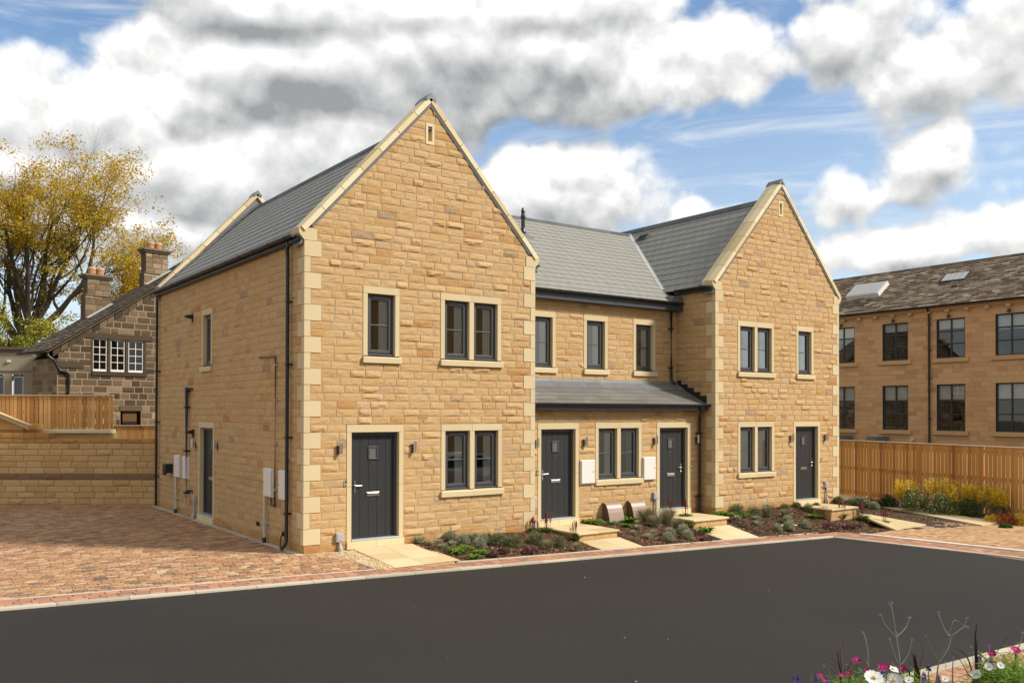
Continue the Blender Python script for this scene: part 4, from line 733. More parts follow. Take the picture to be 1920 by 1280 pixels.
# gravel strip
def scatter(name,mt,poly,zf,n,size,flat=.5,seed=1,kind='stuff',tone=None,elong=1.0,lift=.0):
    r=np.random.RandomState(seed); P=np.array(poly); lo,hi=P.min(0),P.max(0); V=[];F=[];Tn=[]
    def ins(x,y):
        c=False
        for i in range(len(P)):
            a,b=P[i],P[i-1]
            if (a[1]>y)!=(b[1]>y) and x<(b[0]-a[0])*(y-a[1])/(b[1]-a[1])+a[0]: c=not c
        return c
    base=np.array([[1,0,0],[-1,0,0],[0,1,0],[0,-1,0],[0,0,1],[0,0,-1]],float); fc=np.array([[0,2,4],[2,1,4],[1,3,4],[3,0,4],[2,0,5],[1,2,5],[3,1,5],[0,3,5]])
    k=0
    for _ in range(n):
        x,y=r.uniform(lo,hi)
        if not ins(x,y): continue
        s=size*r.uniform(.5,1.3); v=base*np.array([s*elong*r.uniform(.7,1.3),s*r.uniform(.6,1.1),s*flat*r.uniform(.6,1.2)])
        a=r.uniform(0,6.28); b=r.normal(0,.35); ca,sa,cb,sb=np.cos(a),np.sin(a),np.cos(b),np.sin(b)
        v=v@np.array([[cb,0,sb],[0,1,0],[-sb,0,cb]]).T@np.array([[ca,-sa,0],[sa,ca,0],[0,0,1]]).T
        V.append(v+np.array([x,y,zf(x,y)+s*flat*.3+lift])); F.append(fc+6*k); Tn.append(np.full(8,r.rand() if tone is None else tone(r))); k+=1
    m=MB(); m.add(np.vstack(V),np.vstack(F),np.concatenate(Tn)); return tag(m.build(name,M[mt]),kind=kind)
m=MB(); grid(m,np.linspace(-.05,2.4,12),np.linspace(-1.68,.0,12),lambda x,y:zd(min(x,.6),y)-.016); tag(m.build('gravel_base',M['gravel']),kind='structure')
scatter('gravel',"gravel",[(.02,-.02),(.99,-.02),(1.06,-1.66),(.70,-1.66),(.53,-.12),(-.1,-.12)],lambda x,y:zd(min(x,.6),y)-.012,5200,.017,.7,3)
# flagged paths and raised steps
def flags(name,x0,x1,y0,y1,zf,nx,ny,t=.04,kind='structure'):
    m=MB(); 
    for i in range(nx):
        for k in range(ny):
            a=x0+(x1-x0)*i/nx+.003; b=x0+(x1-x0)*(i+1)/nx-.003; c=y0+(y1-y0)*k/ny+.003; d=y0+(y1-y0)*(k+1)/ny-.003
            q=[(a,c),(b,c),(b,d),(a,d)]; m.add([(x,y,zf(x,y)) for x,y in q]+[(x,y,zf(x,y)-t) for x,y in q],[[0,1,2,3],[0,4,5,1],[1,5,6,2],[2,6,7,3],[3,7,4,0]],rs.rand())
    return tag(m.build(name,M['flag'],bevel=.004),kind=kind)
pz=lambda x,y: -.135+(hr(x)+.014+.135)*min(max((-.03-y)/1.64,0),1)
flags('path',.99,2.28,-1.67,-.05,pz,2,3)
steps=[(5.93,7.10,-.88,.43,'raised flagstone step in front of the second door from the left gable'),(9.74,11.0,-.70,.43,'raised flagstone step in front of the recessed door beside the right gable'),(14.66,15.87,-1.17,-.05,'raised flagstone step at the far right front door')]
for a,b,c,d,lab in steps:
    t=thing('raised_step',((a+b)/2,(c+d)/2,-.45),lab,'step','raised flagstone door steps')
    m=MB()
    for i in range(2):
        for k in range(3): m.box(a-.02+(b-a+.04)*i/2+.002,a-.02+(b-a+.04)*(i+1)/2-.002,c-.03+(d-c+.03)*k/3+.002,c-.03+(d-c+.03)*(k+1)/3-.002,-.175,-.13,rs.rand())
    m.build('slab',M['flag'],t,bevel=.008)
    m=MB(); k=5
    m.box(a+.02,b-.02,c+.02,d,-.6,-.178,.3)
    for i in range(k): stone(m_:=MB(plane((0,c+.02,0),(1,0,0),(0,-1,0))),a+.02+(b-a-.04)*i/k,a+.02+(b-a-.04)*(i+1)/k,a+.02+(b-a-.04)*i/k,a+.02+(b-a-.04)*(i+1)/k,-.34,-.18,.004,6,4,.6,None,.1); [m.add(v,f-f.min(),tt) for v,f,tt in zip(m_.v,m_.f,m_.t)]
    for i in range(6): stone(m_:=MB(plane((b-.02,0,0),(0,1,0),(1,0,0))),c+.02+(d-c)*i/6,c+.02+(d-c)*(i+1)/6,c+.02+(d-c)*i/6,c+.02+(d-c)*(i+1)/6,-.34,-.18,.004,6,4,.6,None,.1); [m.add(v,f-f.min(),tt) for v,f,tt in zip(m_.v,m_.f,m_.t)]
    m.build('riser',M['stone'],t)
flags('path',5.93,7.13,-1.69,-.88,lambda x,y:-.305+(hr(x)+.012+.305)*min(max((-.88-y)/.8,0),1),2,2)
flags('path',9.74,11.02,-1.69,-.70,lambda x,y:-.33+(hr(x)+.012+.33)*min(max((-.70-y)/.95,0),1),2,2)
# planting bed: one heaped sheet of dark mulch soil
nz=lambda x,y: .022*math.sin(3.1*x+1.7*y)*math.sin(2.3*y-1.1*x)+.014*math.sin(9*x+4*y)*math.sin(7*y)
def zb(x,y):
    e=min(max((y-yk(x))/.25,0),1); return HG(x,y)+e*(.01+nz(x,y))-.02
def bedin(x,y):
    if x<2.29 : return False
    if 5.92<x<7.13 and y<-.86: return False
    if 9.73<x<11.03 and y<-.68: return False
    return True
m=MB()
for a,b in ((2.28,5.92),(7.13,9.73),(11.03,14.2)):
    grid(m,np.arange(a,b+.01,(b-a)/max(4,round((b-a)/.09))),np.linspace(-1.665,.50 if 5.3<a<11.1 or b<9.8 else .1,26),zb)
grid(m,np.linspace(5.92,7.13,12),np.linspace(-.9,.5,12),lambda x,y:zb(x,y)-.15); grid(m,np.linspace(9.73,11.03,12),np.linspace(-.72,.5,12),lambda x,y:zb(x,y)-.15)
def zr2(x,y):
    b=HG(x,max(y,-1.6)) if y>-1.64 else -.62
    return b+.5*nz(x,y)-.012
grid(m,np.linspace(14.2,17.8,40),np.linspace(-2.5,3,50),zr2)
tag(m.build('planting_bed',M['soil'],smooth=True),kind='structure')
beds=[[(2.31,-1.66),(5.9,-1.68),(5.9,.42),(5.42,.42),(5.36,-.03),(2.31,-.03)],[(7.15,-1.70),(9.71,-1.72),(9.71,.42),(7.15,.42)],[(11.05,-1.72),(14.0,-1.76),(14.3,-2.35),(15.6,-2.42),(16.2,-1.5),(17.2,.1),(16.8,.6),(16.7,-.03),(15.9,-.03),(15.9,-1.2),(14.64,-1.2),(14.64,-.03),(11.36,-.03),(11.3,.42),(11.05,.42)]]
ct_=lambda r: float(r.choice([.1,.25,.4,.55,.75,.95],p=[.2,.25,.2,.17,.12,.06]))
for i,(b,n) in enumerate(zip(beds,(9000,7500,14000))):
    zf=zb if i<2 else (lambda x,y: zb(x,y) if x<14.2 else zr2(x,y))
    scatter('bark_chips','mulch',b,zf,n,.022,.35,20+i,tone=ct_,elong=1.7)
# right hand court of buff blocks, its edging, and the far paths and border
pave('block_court','paver_buff',13.35,24,-14,-2.42,lambda x,y:-.622,.22,.12,lambda x,y: x>14.12+(-2.42-y)*.12 and y< -2.45-(.0 if x<15.6 else min((x-15.6)*.34,.95)) and y>-14,jit=.002)
pave('brick_margin','paver_red',13.1,15.4,-12,-1.75,lambda x,y:-.622,.2,.13,lambda x,y: 13.22+(-2.4-y)*.122<x<14.02+(-2.42-y)*.12 or (x>13.2 and y>-2.4 and x<14.02),jit=.002)
m=MB(); m.quad((13.1,-15,-.636),(26,-15,-.636),(26,-2.3,-.636),(13.1,-1.7,-.636)); tag(m.build('bedding',M['sand']),kind='structure')
kerb('edging',[(14.02,-2.40),(14.55,-6.7),(15.4,-13)],.16,1,lambda x,y:-.62,up=.022,mt='white_edging')
def slabpoly(name,pts,z,t=.03,mt='flag'):
    m=MB(); m.prism([(x,y,z) for x,y in pts],(0,0,-t),.55); return tag(m.build(name,M[mt],bevel=.003),kind='structure')
m=MB(); grid(m,np.linspace(15.6,24.5,50),np.linspace(-5.5,6.5,60),lambda x,y:-.66+(.025+.6*nz(x,y) if y>-2.45-min(max(x-15.6,0)*.34,.95) else -.02)); tag(m.build('planting_bed',M['soil'],smooth=True),kind='structure')
m=MB(); P_=[(16.0,-1.2,-.37),(16.55,-.75,-.37),(17.05,-1.42,-.50),(17.35,-2.35,-.610),(15.55,-2.52,-.610),(15.75,-1.8,-.47)]
m.add(P_+[(x,y,z-.05) for x,y,z in P_],[[0,1,2,5],[2,3,4,5]],.1); m.add(P_+[(x,y,z-.05) for x,y,z in P_],[[i,(i+1)%6,6+(i+1)%6,6+i] for i in range(6)],.5); tag(m.build('path',M['flag']),kind='structure')
slabpoly('path',[(18.4,-3.36),(19.5,-3.42),(19.72,-2.9),(20.42,-1.1),(21.6,1.7),(20.65,1.2)],-.60)
slabpoly('path',[(17.3,2.7),(23.3,2.95),(23.35,4.5),(17.3,4.5)],-.585)
scatter('bark_chips','mulch',[(17.2,-2.34),(18.3,-3.3),(18.9,-2.3),(19.6,-.6),(20.5,1.1),(18.6,.4)],lambda x,y:-.64,3500,.026,.35,31,tone=ct_,elong=1.7)
scatter('bark_chips','mulch',[(19.6,-3.3),(21.2,-3.6),(23,2.6),(21.6,1.8)],lambda x,y:-.64,3500,.026,.35,32,tone=ct_,elong=1.7)
m=MB(); m.add(np.array([[a*.34*(1+.12*math.sin(3*t)),b*.2,0] for t in np.linspace(0,6.28,15)[:-1] for a,b in [(math.cos(t),math.sin(t))]]+[[0,0,.05]])+np.array([12.8,-1.15,zb(12.8,-1.15)]),[[i,(i+1)%14,14] for i in range(14)],.3)
tag(m.build('flat_stone',M['kerb'],smooth=True),'flat grey stone lying in the mulch beside a lone silver shrub','stone')
# foreground pavement beyond the near kerb
pave('brick_margin','paver_red',.5,14,-11.9,-10.57,lambda x,y:hr(x)+.01,.215,.2,jit=.003,tonef=lambda:float(np.clip(rs.normal(.75,.15),0,1)))
m=MB(); grid(m,np.linspace(-12,14,30),[-30,-16,-12,-10.56],lambda x,y:hr(x)-.01); tag(m.build('planting_bed',M['soil']),kind='structure')

for k,(xa,xb,lab) in enumerate(((7.80,8.28,'brown domed plastic meter cover on the left, low against the porch wall under the window'),(8.60,9.06,'brown domed plastic meter cover on the right, next to the tall grey green grass'))):
    t=thing('meter_cover',((xa+xb)/2,.33,-.2),lab,'meter cover','brown meter covers')
    pr=[(.46,.30),(.40,.305),(.345,.285),(.30,.245),(.26,.17),(.225,.07),(.195,-.05),(.165,-.2),(.46,-.2)]
    m=MB(); m.prism([(xa+.018,y,z) for y,z in pr],(xb-xa-.036,0,0)); m.build('body',M['cowl_side'],t)
    m=MB(); q=pr[:-1]; V=[(x,y,z) for x in (xa,xb) for y,z in q]+[(x,y-.006,z+.012) for x in (xa,xb) for y,z in q]; n=len(q)
    m.add(V,[[i,i+1,n+i+1,n+i] for i in range(n-1)]+[[2*n+i,2*n+i+1,3*n+i+1,3*n+i] for i in range(n-1)]+[[i,i+1,2*n+i+1,2*n+i] for i in range(n-1)]+[[n+i,n+i+1,3*n+i+1,3*n+i] for i in range(n-1)])
    m.build('lid',M['cowl'],t,smooth=False)

scatter('road_flecks','straw',[(-9,-10.2),(12.5,-10.2),(12.6,-2.6),(-9,-2.6)],lambda x,y:max(-.232-.0285*x,-.62)-.024,45,.016,.12,77,elong=1.8)
scatter('road_grit','gravel',[(-12,-2.62),(12.9,-2.62),(12.9,-2.39),(-12,-2.39)],lambda x,y:max(-.232-.0285*x,-.62)-.024,450,.005,.6,78)
# ================================================================== left background
def azp(O,az):  # vertical plane through O with horizontal direction az (degrees from +y)
    a=R(az); d=np.array([math.sin(a),math.cos(a),0]); n=np.array([d[1],-d[0],0])
    return plane((O[0],O[1],0),d,n),d,n
def tow(n,O): # outward normal must face the car park side
    return n
bO=(0.02,10.47); Tb,db,nb=azp(bO,125.9)
if nb[1]>0:
    nb=-nb; Tb=plane((bO[0],bO[1],0),db,nb)
bw=thing('boundary_wall',(-4,13.3,-.15),'coursed honey stone garden wall with a dark band closing the left driveway','wall')
hb=[]
def bt(z): return float(rs.uniform(0,.06)) if abs(z-.555)<.09 else float(np.clip(rs.normal(.55,.2),0,1))
m=MB(Tb); stonewall(m,-.3,1.60,lambda z:-9,lambda z:0,(),ch=.172,lmin=.3,lmax=.62,tone=bt,nx=7,amp=.9)
bw_w=m.build('coursing',M['bandstone'],bw) if 'bandstone' in M else m.build('coursing',M['stone'],bw)
m=MB(Tb); sheet(m,-9,0,-.3,1.6,[]); m.box(-9,0,-.35,-.02,-.3,1.6); m.build('core',M['darkmortar'],bw)
m=MB(Tb); u=-9.0
while u<0:
    w=rs.uniform(.28,.42); u1=min(u+w,0)
    stone(m,u,u1,u,u1,1.60,1.715,.004,6,4,.9,None,.1); m.box(u+.004,u1-.004,-.34,.0,1.603,1.712,.2)
    if u1<-2.9: stone(m,u,u1,u,u1,1.72,1.87,.004,6,4,.9,None,.1); m.box(u+.004,u1-.004,-.34,.0,1.722,1.867,.2)
    u=u1
m.build('coping',M['copestone'],bw)
# ledge wall and fences behind it
fO=(-.216,14.858); Tl,dl,nl=azp(fO,125.9)
if nl[1]>0: nl=-nl; Tl=plane((fO[0],fO[1],0),dl,nl)
t=thing('retaining_wall',(-3,16.7,-.3),'low retaining wall with a pale sawn coping under the left timber fence','wall')
m=MB(Tl); m.box(-8,.0,-.3,.02,-.4,1.78); m.build('coursing',M['stone'],t)
m=MB(Tl)
for i in range(9): m.box(-8+i*.885+.003,-8+(i+1)*.885-.003,-.3,.10,1.785,1.905,rs.rand())
m.build('coping',M['coping'],t,bevel=.01)
def fence(name,T,u0,u1,z0,z1,label,grp,bw_=.10,gap=.022,rails=(.12,.5,.88),cap=True,flip=False,loc=None,post=2.3):
    o=T(np.array([[(u0+u1)/2,0,z0]]))[0]
    t=thing(name,tuple(o),label,'fence',grp)
    m=MB(T); u=u0
    while u<u1:
        w=bw_*rs.uniform(.94,1.04); m.box(u,min(u+w,u1),.0,.018+rs.uniform(0,.004),z0+rs.uniform(0,.03),z1-.03,float(np.clip(rs.normal(.5,.24),0,1))); u+=w+gap*rs.uniform(.3,1.5)
    m.build('boarding',M['wood'],t)
    m=MB(T)
    for r in rails: m.box(u0,u1,-.05,-.003,z0+(z1-z0)*r-.045,z0+(z1-z0)*r+.045,rs.rand())
    m.build('rail',M['wood'],t)
    u=u0+.05
    while u<u1:
        m=MB(T); m.box(u,u+.1,-.16,-.052,z0-.2,z1-.04,rs.uniform(.2,.5)); m.build('post',M['wood'],t); u+=post
    if cap:
        m=MB(T); k=int((u1-u0)/2.4)+1
        for i in range(k): m.box(u0+(u1-u0)*i/k+.002,u0+(u1-u0)*(i+1)/k-.002,-.07,.055,z1-.03,z1,rs.rand())
        m.build('capping',M['wood_top'],t)
    return t
fence('timber_fence',Tl,-7.5,-.0,1.91,3.01,'boarded timber fence on the left retaining wall, below the dark gritstone house','timber fences',gap=.03)
lO=(.914,17.127); Tl2,_,n2=azp(lO,125.9)
if n2[1]>0: n2=-n2; Tl2=plane((lO[0],lO[1],0),_,n2)
fence('timber_fence',Tl2,-.9,3.0,.6,2.01,'lower boarded fence between the retaining wall end and the big gabled house','timber fences')
rO=(23.282,4.427); a=R(-165.697); dr=np.array([math.sin(a),math.cos(a),0]); nr=np.array([dr[1],-dr[0],0])
if nr@np.array([-1,-1,0])<0: nr=-nr
Tr=plane((rO[0],rO[1],0),dr,nr)
fence('timber_fence',Tr,-3,10.5,-.62,1.47,'long tall orange boarded fence behind the yellow shrubs on the right','timber fences',bw_=.125,gap=.032,rails=(.1,.52,.92))
# garden store: only its gable end shows over the wall
sO=(-3.001,15.021); Tg,dg,ng=azp(sO,125.9)
if ng[1]>0: ng=-ng; Tg=plane((sO[0],sO[1],0),dg,ng)
t=thing('garden_store',(-3.6,15.4,-.1),'small timber garden store whose pale barge board shows above the garden wall','shed')
uc=-.55; hw_=1.0
m=MB(Tg); 
for i in range(7): 
    z0=.9+i*.17; m.box(uc-.82,uc+.82,-1.2,-.05-.004*(i%2),z0,z0+.165,rs.rand())
m.prism([(uc-.8,-.06,2.03),(uc+.8,-.06,2.03),(uc,-.06,2.40)],(0,-.12,0),.4); m.build('cladding',M['wood'],t)
m=MB(Tg)
for s in (-1,1): m.prism([(uc,0,2.46),(uc+s*hw_,0,2.05),(uc+s*hw_,0,1.93),(uc,0,2.33)],(0,-.03,0),.9)
m.build('barge_board',M['paletimber'],t)
m=MB(Tg)
for s in (-1,1): m.prism([(uc,.03,2.465),(uc+s*(hw_+.03),.03,2.05),(uc+s*(hw_+.03),.03,2.065),(uc,.03,2.48)],(0,-.22,0),.9)
m.build('roof',M['paletimber'],t)

# ---- dark gritstone house
O=np.array([-.044,26.433,0]); a=R(76.7); dv=np.array([math.sin(a),math.cos(a),0]); d2=np.array([-dv[1],dv[0],0])
To=plane(O,dv,-d2)      # n<0 is into the house
old=thing('gritstone_house',(3.5,28.5,0),'old dark gritstone house with pale pointing, two stone chimneys and a sloping slate roof','house')
tp=.66; vg=lambda u: 5.05+tp*(u+.4); uR_=8.6
wins=[(1.50,3.83,4.25,5.69)]; low=(2.90,3.55,1.7,2.5)
hz=[(1.50,3.83,4.13,5.84),(2.75,3.70,1.7,2.70)]
m=MB(To); stonewall(m,.4,10.4,lambda z:max(.02,(z-5.05)/tp-.4+.15),lambda z:min(uR_*2,uR_+(10.9-z)/tp),[(1.50,3.83,4.17,5.91),(2.75,3.70,1.56,2.72)],ch=.29,lmin=.35,lmax=.68,joint=.035,nx=5,nz=4,amp=1.2,tone=lambda z:float(np.clip(rs.beta(2,3)*.9+(.25 if z<3.2 and rs.rand()<.5 else 0),0,1)))
w=m.build('wall',M['oldstone'],old)
m=MB(To); sheet(m,0,uR_*2,.3,4.7,[(1.50,3.83,4.13,5.84),(2.75,3.70,1.7,2.70)],n=-.002); sheet(m,0.01,uR_*2,4.7,10.4,[(1.50,3.83,4.13,5.84)],n=-.002,uL=lambda z:max(.02,(z-5.05)/tp-.4+.1),uR=lambda z:min(uR_*2,uR_+(10.9-z)/tp)); m.build('mortar',M['oldmortar'],w)
m=MB(To); m.box(1.2,4.2,-.15,.045,5.70,5.93,.2); m.box(1.45,3.95,-.15,.06,4.06,4.24,.1); 
for u in (1.42,2.17,2.98,3.84): m.box(u,u+(.12 if u>1.5 and u<3.8 else .09),-.15,.012,4.24,5.70,.2)
m.build('window_dressing',M['oldstone'],old)
m=MB(To); m.box(2.72,3.73,-.15,.04,2.5,2.73,.45); m.build('cellar_lintel',M['oldstone'],old)
m=MB(To); m.box(.0,1.1,-.1,.045,4.35,4.62,.2); m.build('kneeler_stone',M['oldstone'],old)
m=MB(To)   # stones on edge following the verge
k=26
for i in range(k):
    u0=-.2+i*.33; z0=vg(u0)-.12; 
    m.prism([(u0+.02,.03,z0-.26),(u0+.31,.03,z0-.26+.29*tp),(u0+.31,.03,z0+.29*tp),(u0+.02,.03,z0)],(0,-.12,0),float(rs.beta(2,3)))
m.build('verge_course',M['oldstone'],old)
for (u0,u1) in ((1.51,2.16),(2.30,2.97),(3.11,3.83)):
    m=MB(To); f=.05; z0,z1=4.25,5.69
    for q in ((u0,u0+f,z0,z1),(u1-f,u1,z0,z1),(u0+f,u1-f,z1-f,z1),(u0+f,u1-f,z0,z0+.09)): m.box(q[0],q[1],-.12,-.06,q[2],q[3])
    um=(u0+u1)/2; m.box(um-.013,um+.013,-.10,-.07,z0+.09,z1-f)
    for j in range(1,4): z=z0+.09+(z1-z0-.14)*j/4; m.box(u0+f,u1-f,-.099,-.071,z-.012,z+.012)
    w=m.build('window',M['whitepaint'],old)
    m=MB(To); m.quad((u0,-.09,z0),(u1,-.09,z0),(u1,-.09,z1),(u0,-.09,z1)); m.build('pane',M['millglass'],w)
    m=MB(To); m.quad((u0-.05,-.3,z0-.1),(u1+.05,-.3,z0-.1),(u1+.05,-.3,z1+.1),(u0-.05,-.3,z1+.1)); m.build('room',M['void'],w)
m=MB(To); m.quad((2.9,-.12,1.6),(3.55,-.12,1.6),(3.55,-.12,2.5),(2.9,-.12,2.5)); m.box(2.9,3.55,-.11,-.08,1.92,1.96); w=m.build('cellar_opening',M['brownboard'],old)
m=MB(To); m.box(2.9,3.55,-.115,-.10,2.02,2.5); m.build('board',M['wood_dark'],w)
# side wall and back
m=MB(plane(O,d2,-dv)); stonewall(m,.4,4.75,lambda z:.0,lambda z:2.6,(),ch=.29,lmin=.35,lmax=.7,joint=.03,nx=4,nz=3,tone=lambda z:float(rs.uniform(.62,.95))); w=m.build('wall',M['oldstone'],old)
m=MB(plane(O,d2,-dv)); sheet(m,0,2.6,.3,4.75,[]); m.build('mortar',M['oldmortar'],w)
m=MB(To); m.poly([(0,-2.6,.3),(uR_*2,-2.6,.3),(uR_*2,-2.6,4.7),(uR_,-2.6,10.6),(0,-2.6,4.75)]); m.build('wall',M['oldstone'],old)
up=np.array([0,0,1.0])
P0=O-dv*.42+up*5.06; s_=dv*math.cos(math.atan(tp))+up*math.sin(math.atan(tp)); Lr=(uR_+.42)/math.cos(math.atan(tp))
m=MB(); slates(m,P0-d2*.18,d2,s_,2.95,Lr,.26,.16,lift=.03,tn=.5,jit=.45,gap=.006)
P1=O+dv*(uR_*2+.42)+up*5.06; s2=-dv*math.cos(math.atan(tp))+up*math.sin(math.atan(tp)); slates(m,P1-d2*.18,d2,s2,2.95,Lr,.3,.3,lift=.03)
q=[P0-d2*.16,P0+d2*2.75,P0+d2*2.75+s_*Lr,P0-d2*.16+s_*Lr]; m.prism([p-up*.02 for p in q],-up*.07,.2)
m.build('roof',M['oldslate'],old)
gutter(tuple(P0-dv*.07-d2*.2-up*.02),tuple(P0-dv*.07+d2*2.9-up*.02),old,r=.08,out=tuple(-dv),brk=1.2)
m=MB(To); m.tube([(-.40,-.02,4.98),(-.38,.05,4.80),(-.15,.08,4.62),(.02,.08,4.30),(.07,.1,4.22),(.30,.1,4.18),(.45,.08,4.05),(.45,.08,1.0)],.065,10); m.build('downpipe',M['black'],old,smooth=True)
for (u0,u1,zs,zt,nm) in ((2.06,3.19,7.80,8.60,1),(4.84,6.06,9.15,10.18,2)):
    m=MB(plane(O+d2*2.0,dv,-d2)); dp=.48
    def stk(ua,ub,za,zb,n0,n1):
        stonewall(m,za,zb,lambda z:ua,lambda z:ub,(),ch=.27,lmin=.3,lmax=.6,joint=.02,nx=4,nz=3,tone=lambda z:float(np.clip(rs.uniform(.62,1.0)+(.03 if nm==2 else -.06),0,1)))
        m.box(ua,ub,-dp,-.006,za,zb,.45)
        for s_u,sg in ((ua,-1),(ub,1)):
            pass
    stk(u0-.03,u1+.05,5.5,zs,0,0); stk(u0+.06,u1-.03,zs,zt,0,0)
    ch=m.build('chimney',M['oldstone'],old)
    m=MB(plane(O+d2*2.0,dv,-d2)); m.box(u0-.02,u1+.03,-dp-.05,.05,zs-.0,zs+.06,.55); m.build('shoulder_course',M['oldcap'],ch,bevel=.02)
    m=MB(plane(O+d2*2.0,dv,-d2)); m.box(u0-.03,u1+.06,-dp-.08,.08,zt,zt+.09,.6); m.box(u0-.10,u1+.12,-dp-.15,.15,zt+.09,zt+.20,.6); m.build('cap',M['oldcap'],ch,bevel=.02)
    cu=(u0+u1)/2
    for k,du in enumerate((-.19,.19)):
        m=MB(); c=O+d2*2.25+dv*(cu+du); m.lathe([(.17,0),(.165,.28),(.165,.30)],(c[0],c[1],zt+.18),14); p=m.build('chimney_pot',M['pot'],ch)
        m=MB(); m.lathe([(.185,.27),(.19,.32),(.19,.37),(.16,.38),(.12,.30)],(c[0],c[1],zt+.18),14); m.build('pot_rim',M['pot_rim'],p)
    m=MB(); a0=P0+d2*1.93+s_*((u0+.42)/math.cos(math.atan(tp))); m.prism([a0+up*.03,a0+up*.10,a0-d2*.22+up*.05,a0-d2*.22+up*.035],s_*((u1-u0)/math.cos(math.atan(tp))),.9); m.build('flashing',M['lead_pale'],old)
# ---- pale flat roofed bay to the left
SO=np.array([-1.058,30.869,0]); a=R(116.7); ds=np.array([math.sin(a),math.cos(a),0]); ns=np.array([ds[1],-ds[0],0]); ns=ns if ns[1]<0 else -ns
Tq=plane(SO,ds,ns)
bay=thing('rendered_extension',(-2.5,32,0),'pale rendered flat roofed extension with a small white window behind the left fence','extension')
m=MB(Tq); sheet(m,-6,.75,0,5.3,[(-.16,.32,3.15,4.15),(-1.2,-.5,3.15,4.15)],n=0); m.quad((.75,0,0),(.75,-5,0),(.75,-5,5.3),(.75,0,5.3)); m.box(-6,.75,-.02,.05,4.32,4.42); m.build('wall',M['render'],bay)
m=MB(Tq); m.box(-6,.85,-5,.14,5.3,5.42); m.box(-6,.85,-5,.08,5.2,5.298); m.build('roof',M['oldslate'],bay)
for u0,u1 in ((-.14,.30),(-1.18,-.52)):
    m=MB(Tq); f=.05; z0,z1=3.2,4.08
    for q in ((u0,u0+f,z0,z1),(u1-f,u1,z0,z1),(u0+f,u1-f,z1-f,z1),(u0+f,u1-f,z0,z0+f)): m.box(q[0],q[1],-.16,-.10,q[2],q[3])
    w=m.build('window',M['whitepaint'],bay)
    m=MB(Tq); m.quad((u0,-.13,z0),(u1,-.13,z0),(u1,-.13,z1),(u0,-.13,z1)); m.build('pane',M['millglass'],w)
    m=MB(Tq); m.quad((u0-.05,-.4,z0-.05),(u1+.05,-.4,z0-.05),(u1+.05,-.4,z1+.05),(u0-.05,-.4,z1+.05)); m.build('room',M['room'],w)
m=MB(Tq); m.box(-.37,-.24,.0,.08,4.72,4.82); m.build('alarm_box',M['white_box'],bay)

# ================================================================== the mill on the right
MO=np.array([36.437,9.919,0]); a=R(2.0); dm=np.array([math.sin(a),math.cos(a),0]); nm=np.array([-dm[1],dm[0],0])
Tm=plane(MO,dm,nm)
mill=thing('mill_building',(40,5,-.6),'long two storey sandstone mill with dark framed windows and a mossy stone slate roof','mill')
pitch=2.92; cols=[-10.9-2.92,-10.9,-7.98,-5.06-.72,-2.93,.05,3.0-.9]
wc=[(-15.25+.0,1.42),(-12.0,1.42),(-8.9,1.42),(-5.82,1.42),(-2.925,1.43),(.045,1.43),(3.15,1.43),(6.1,1.43),(9.0,1.43)]
holes=[]
for u,w_ in wc:
    holes+= [(u-w_/2,u+w_/2,1.60,3.89),(u-w_/2,u+w_/2,5.17,7.11)]
hs=[(h[0]-.02,h[1]+.02,h[2]-.25,h[3]+.33) for h in holes]
m=MB(Tm); stonewall(m,-1.2,7.75,lambda z:-20,lambda z:14,hs,ch=.235,lmin=.3,lmax=.75,joint=.012,nx=3,nz=3,amp=.6,tone=lambda z:float(np.clip(rs.beta(3,3)+(.2 if rs.rand()<.04 else 0),0.02,1)))
w=m.build('wall',M['millstone'],mill)
m=MB(Tm); sheet(m,-20,14,-1.2,7.75,holes); m.poly([(-20,0,-1.2),(-20,-6.6,-1.2),(-20,-6.6,7.7),(-20,-3.1,10.2),(-20,0,7.75)]); m.build('mortar',M['millmortar'],w)
m=MB(Tm)
for u,w_ in wc:
    for z0,z1 in ((1.60,3.89),(5.17,7.11)):
        m.box(u-w_/2-.22,u+w_/2+.22,-.14,.016,z1,z1+.30,rs.rand()); m.box(u-w_/2-.20,u+w_/2+.20,-.14,.10,z0-.2,z0,rs.rand())
m.box(-20,14,-.1,.10,7.55,7.76,.5)
m.build('dressed_stone',M['milltrim'],mill)
m=MB(Tm); u=-19.6
while u<14: m.box(u,u+.2,.05,.20,7.42,7.54,rs.rand()); u+=.98
m.build('corbel_row',M['milltrim'],mill)
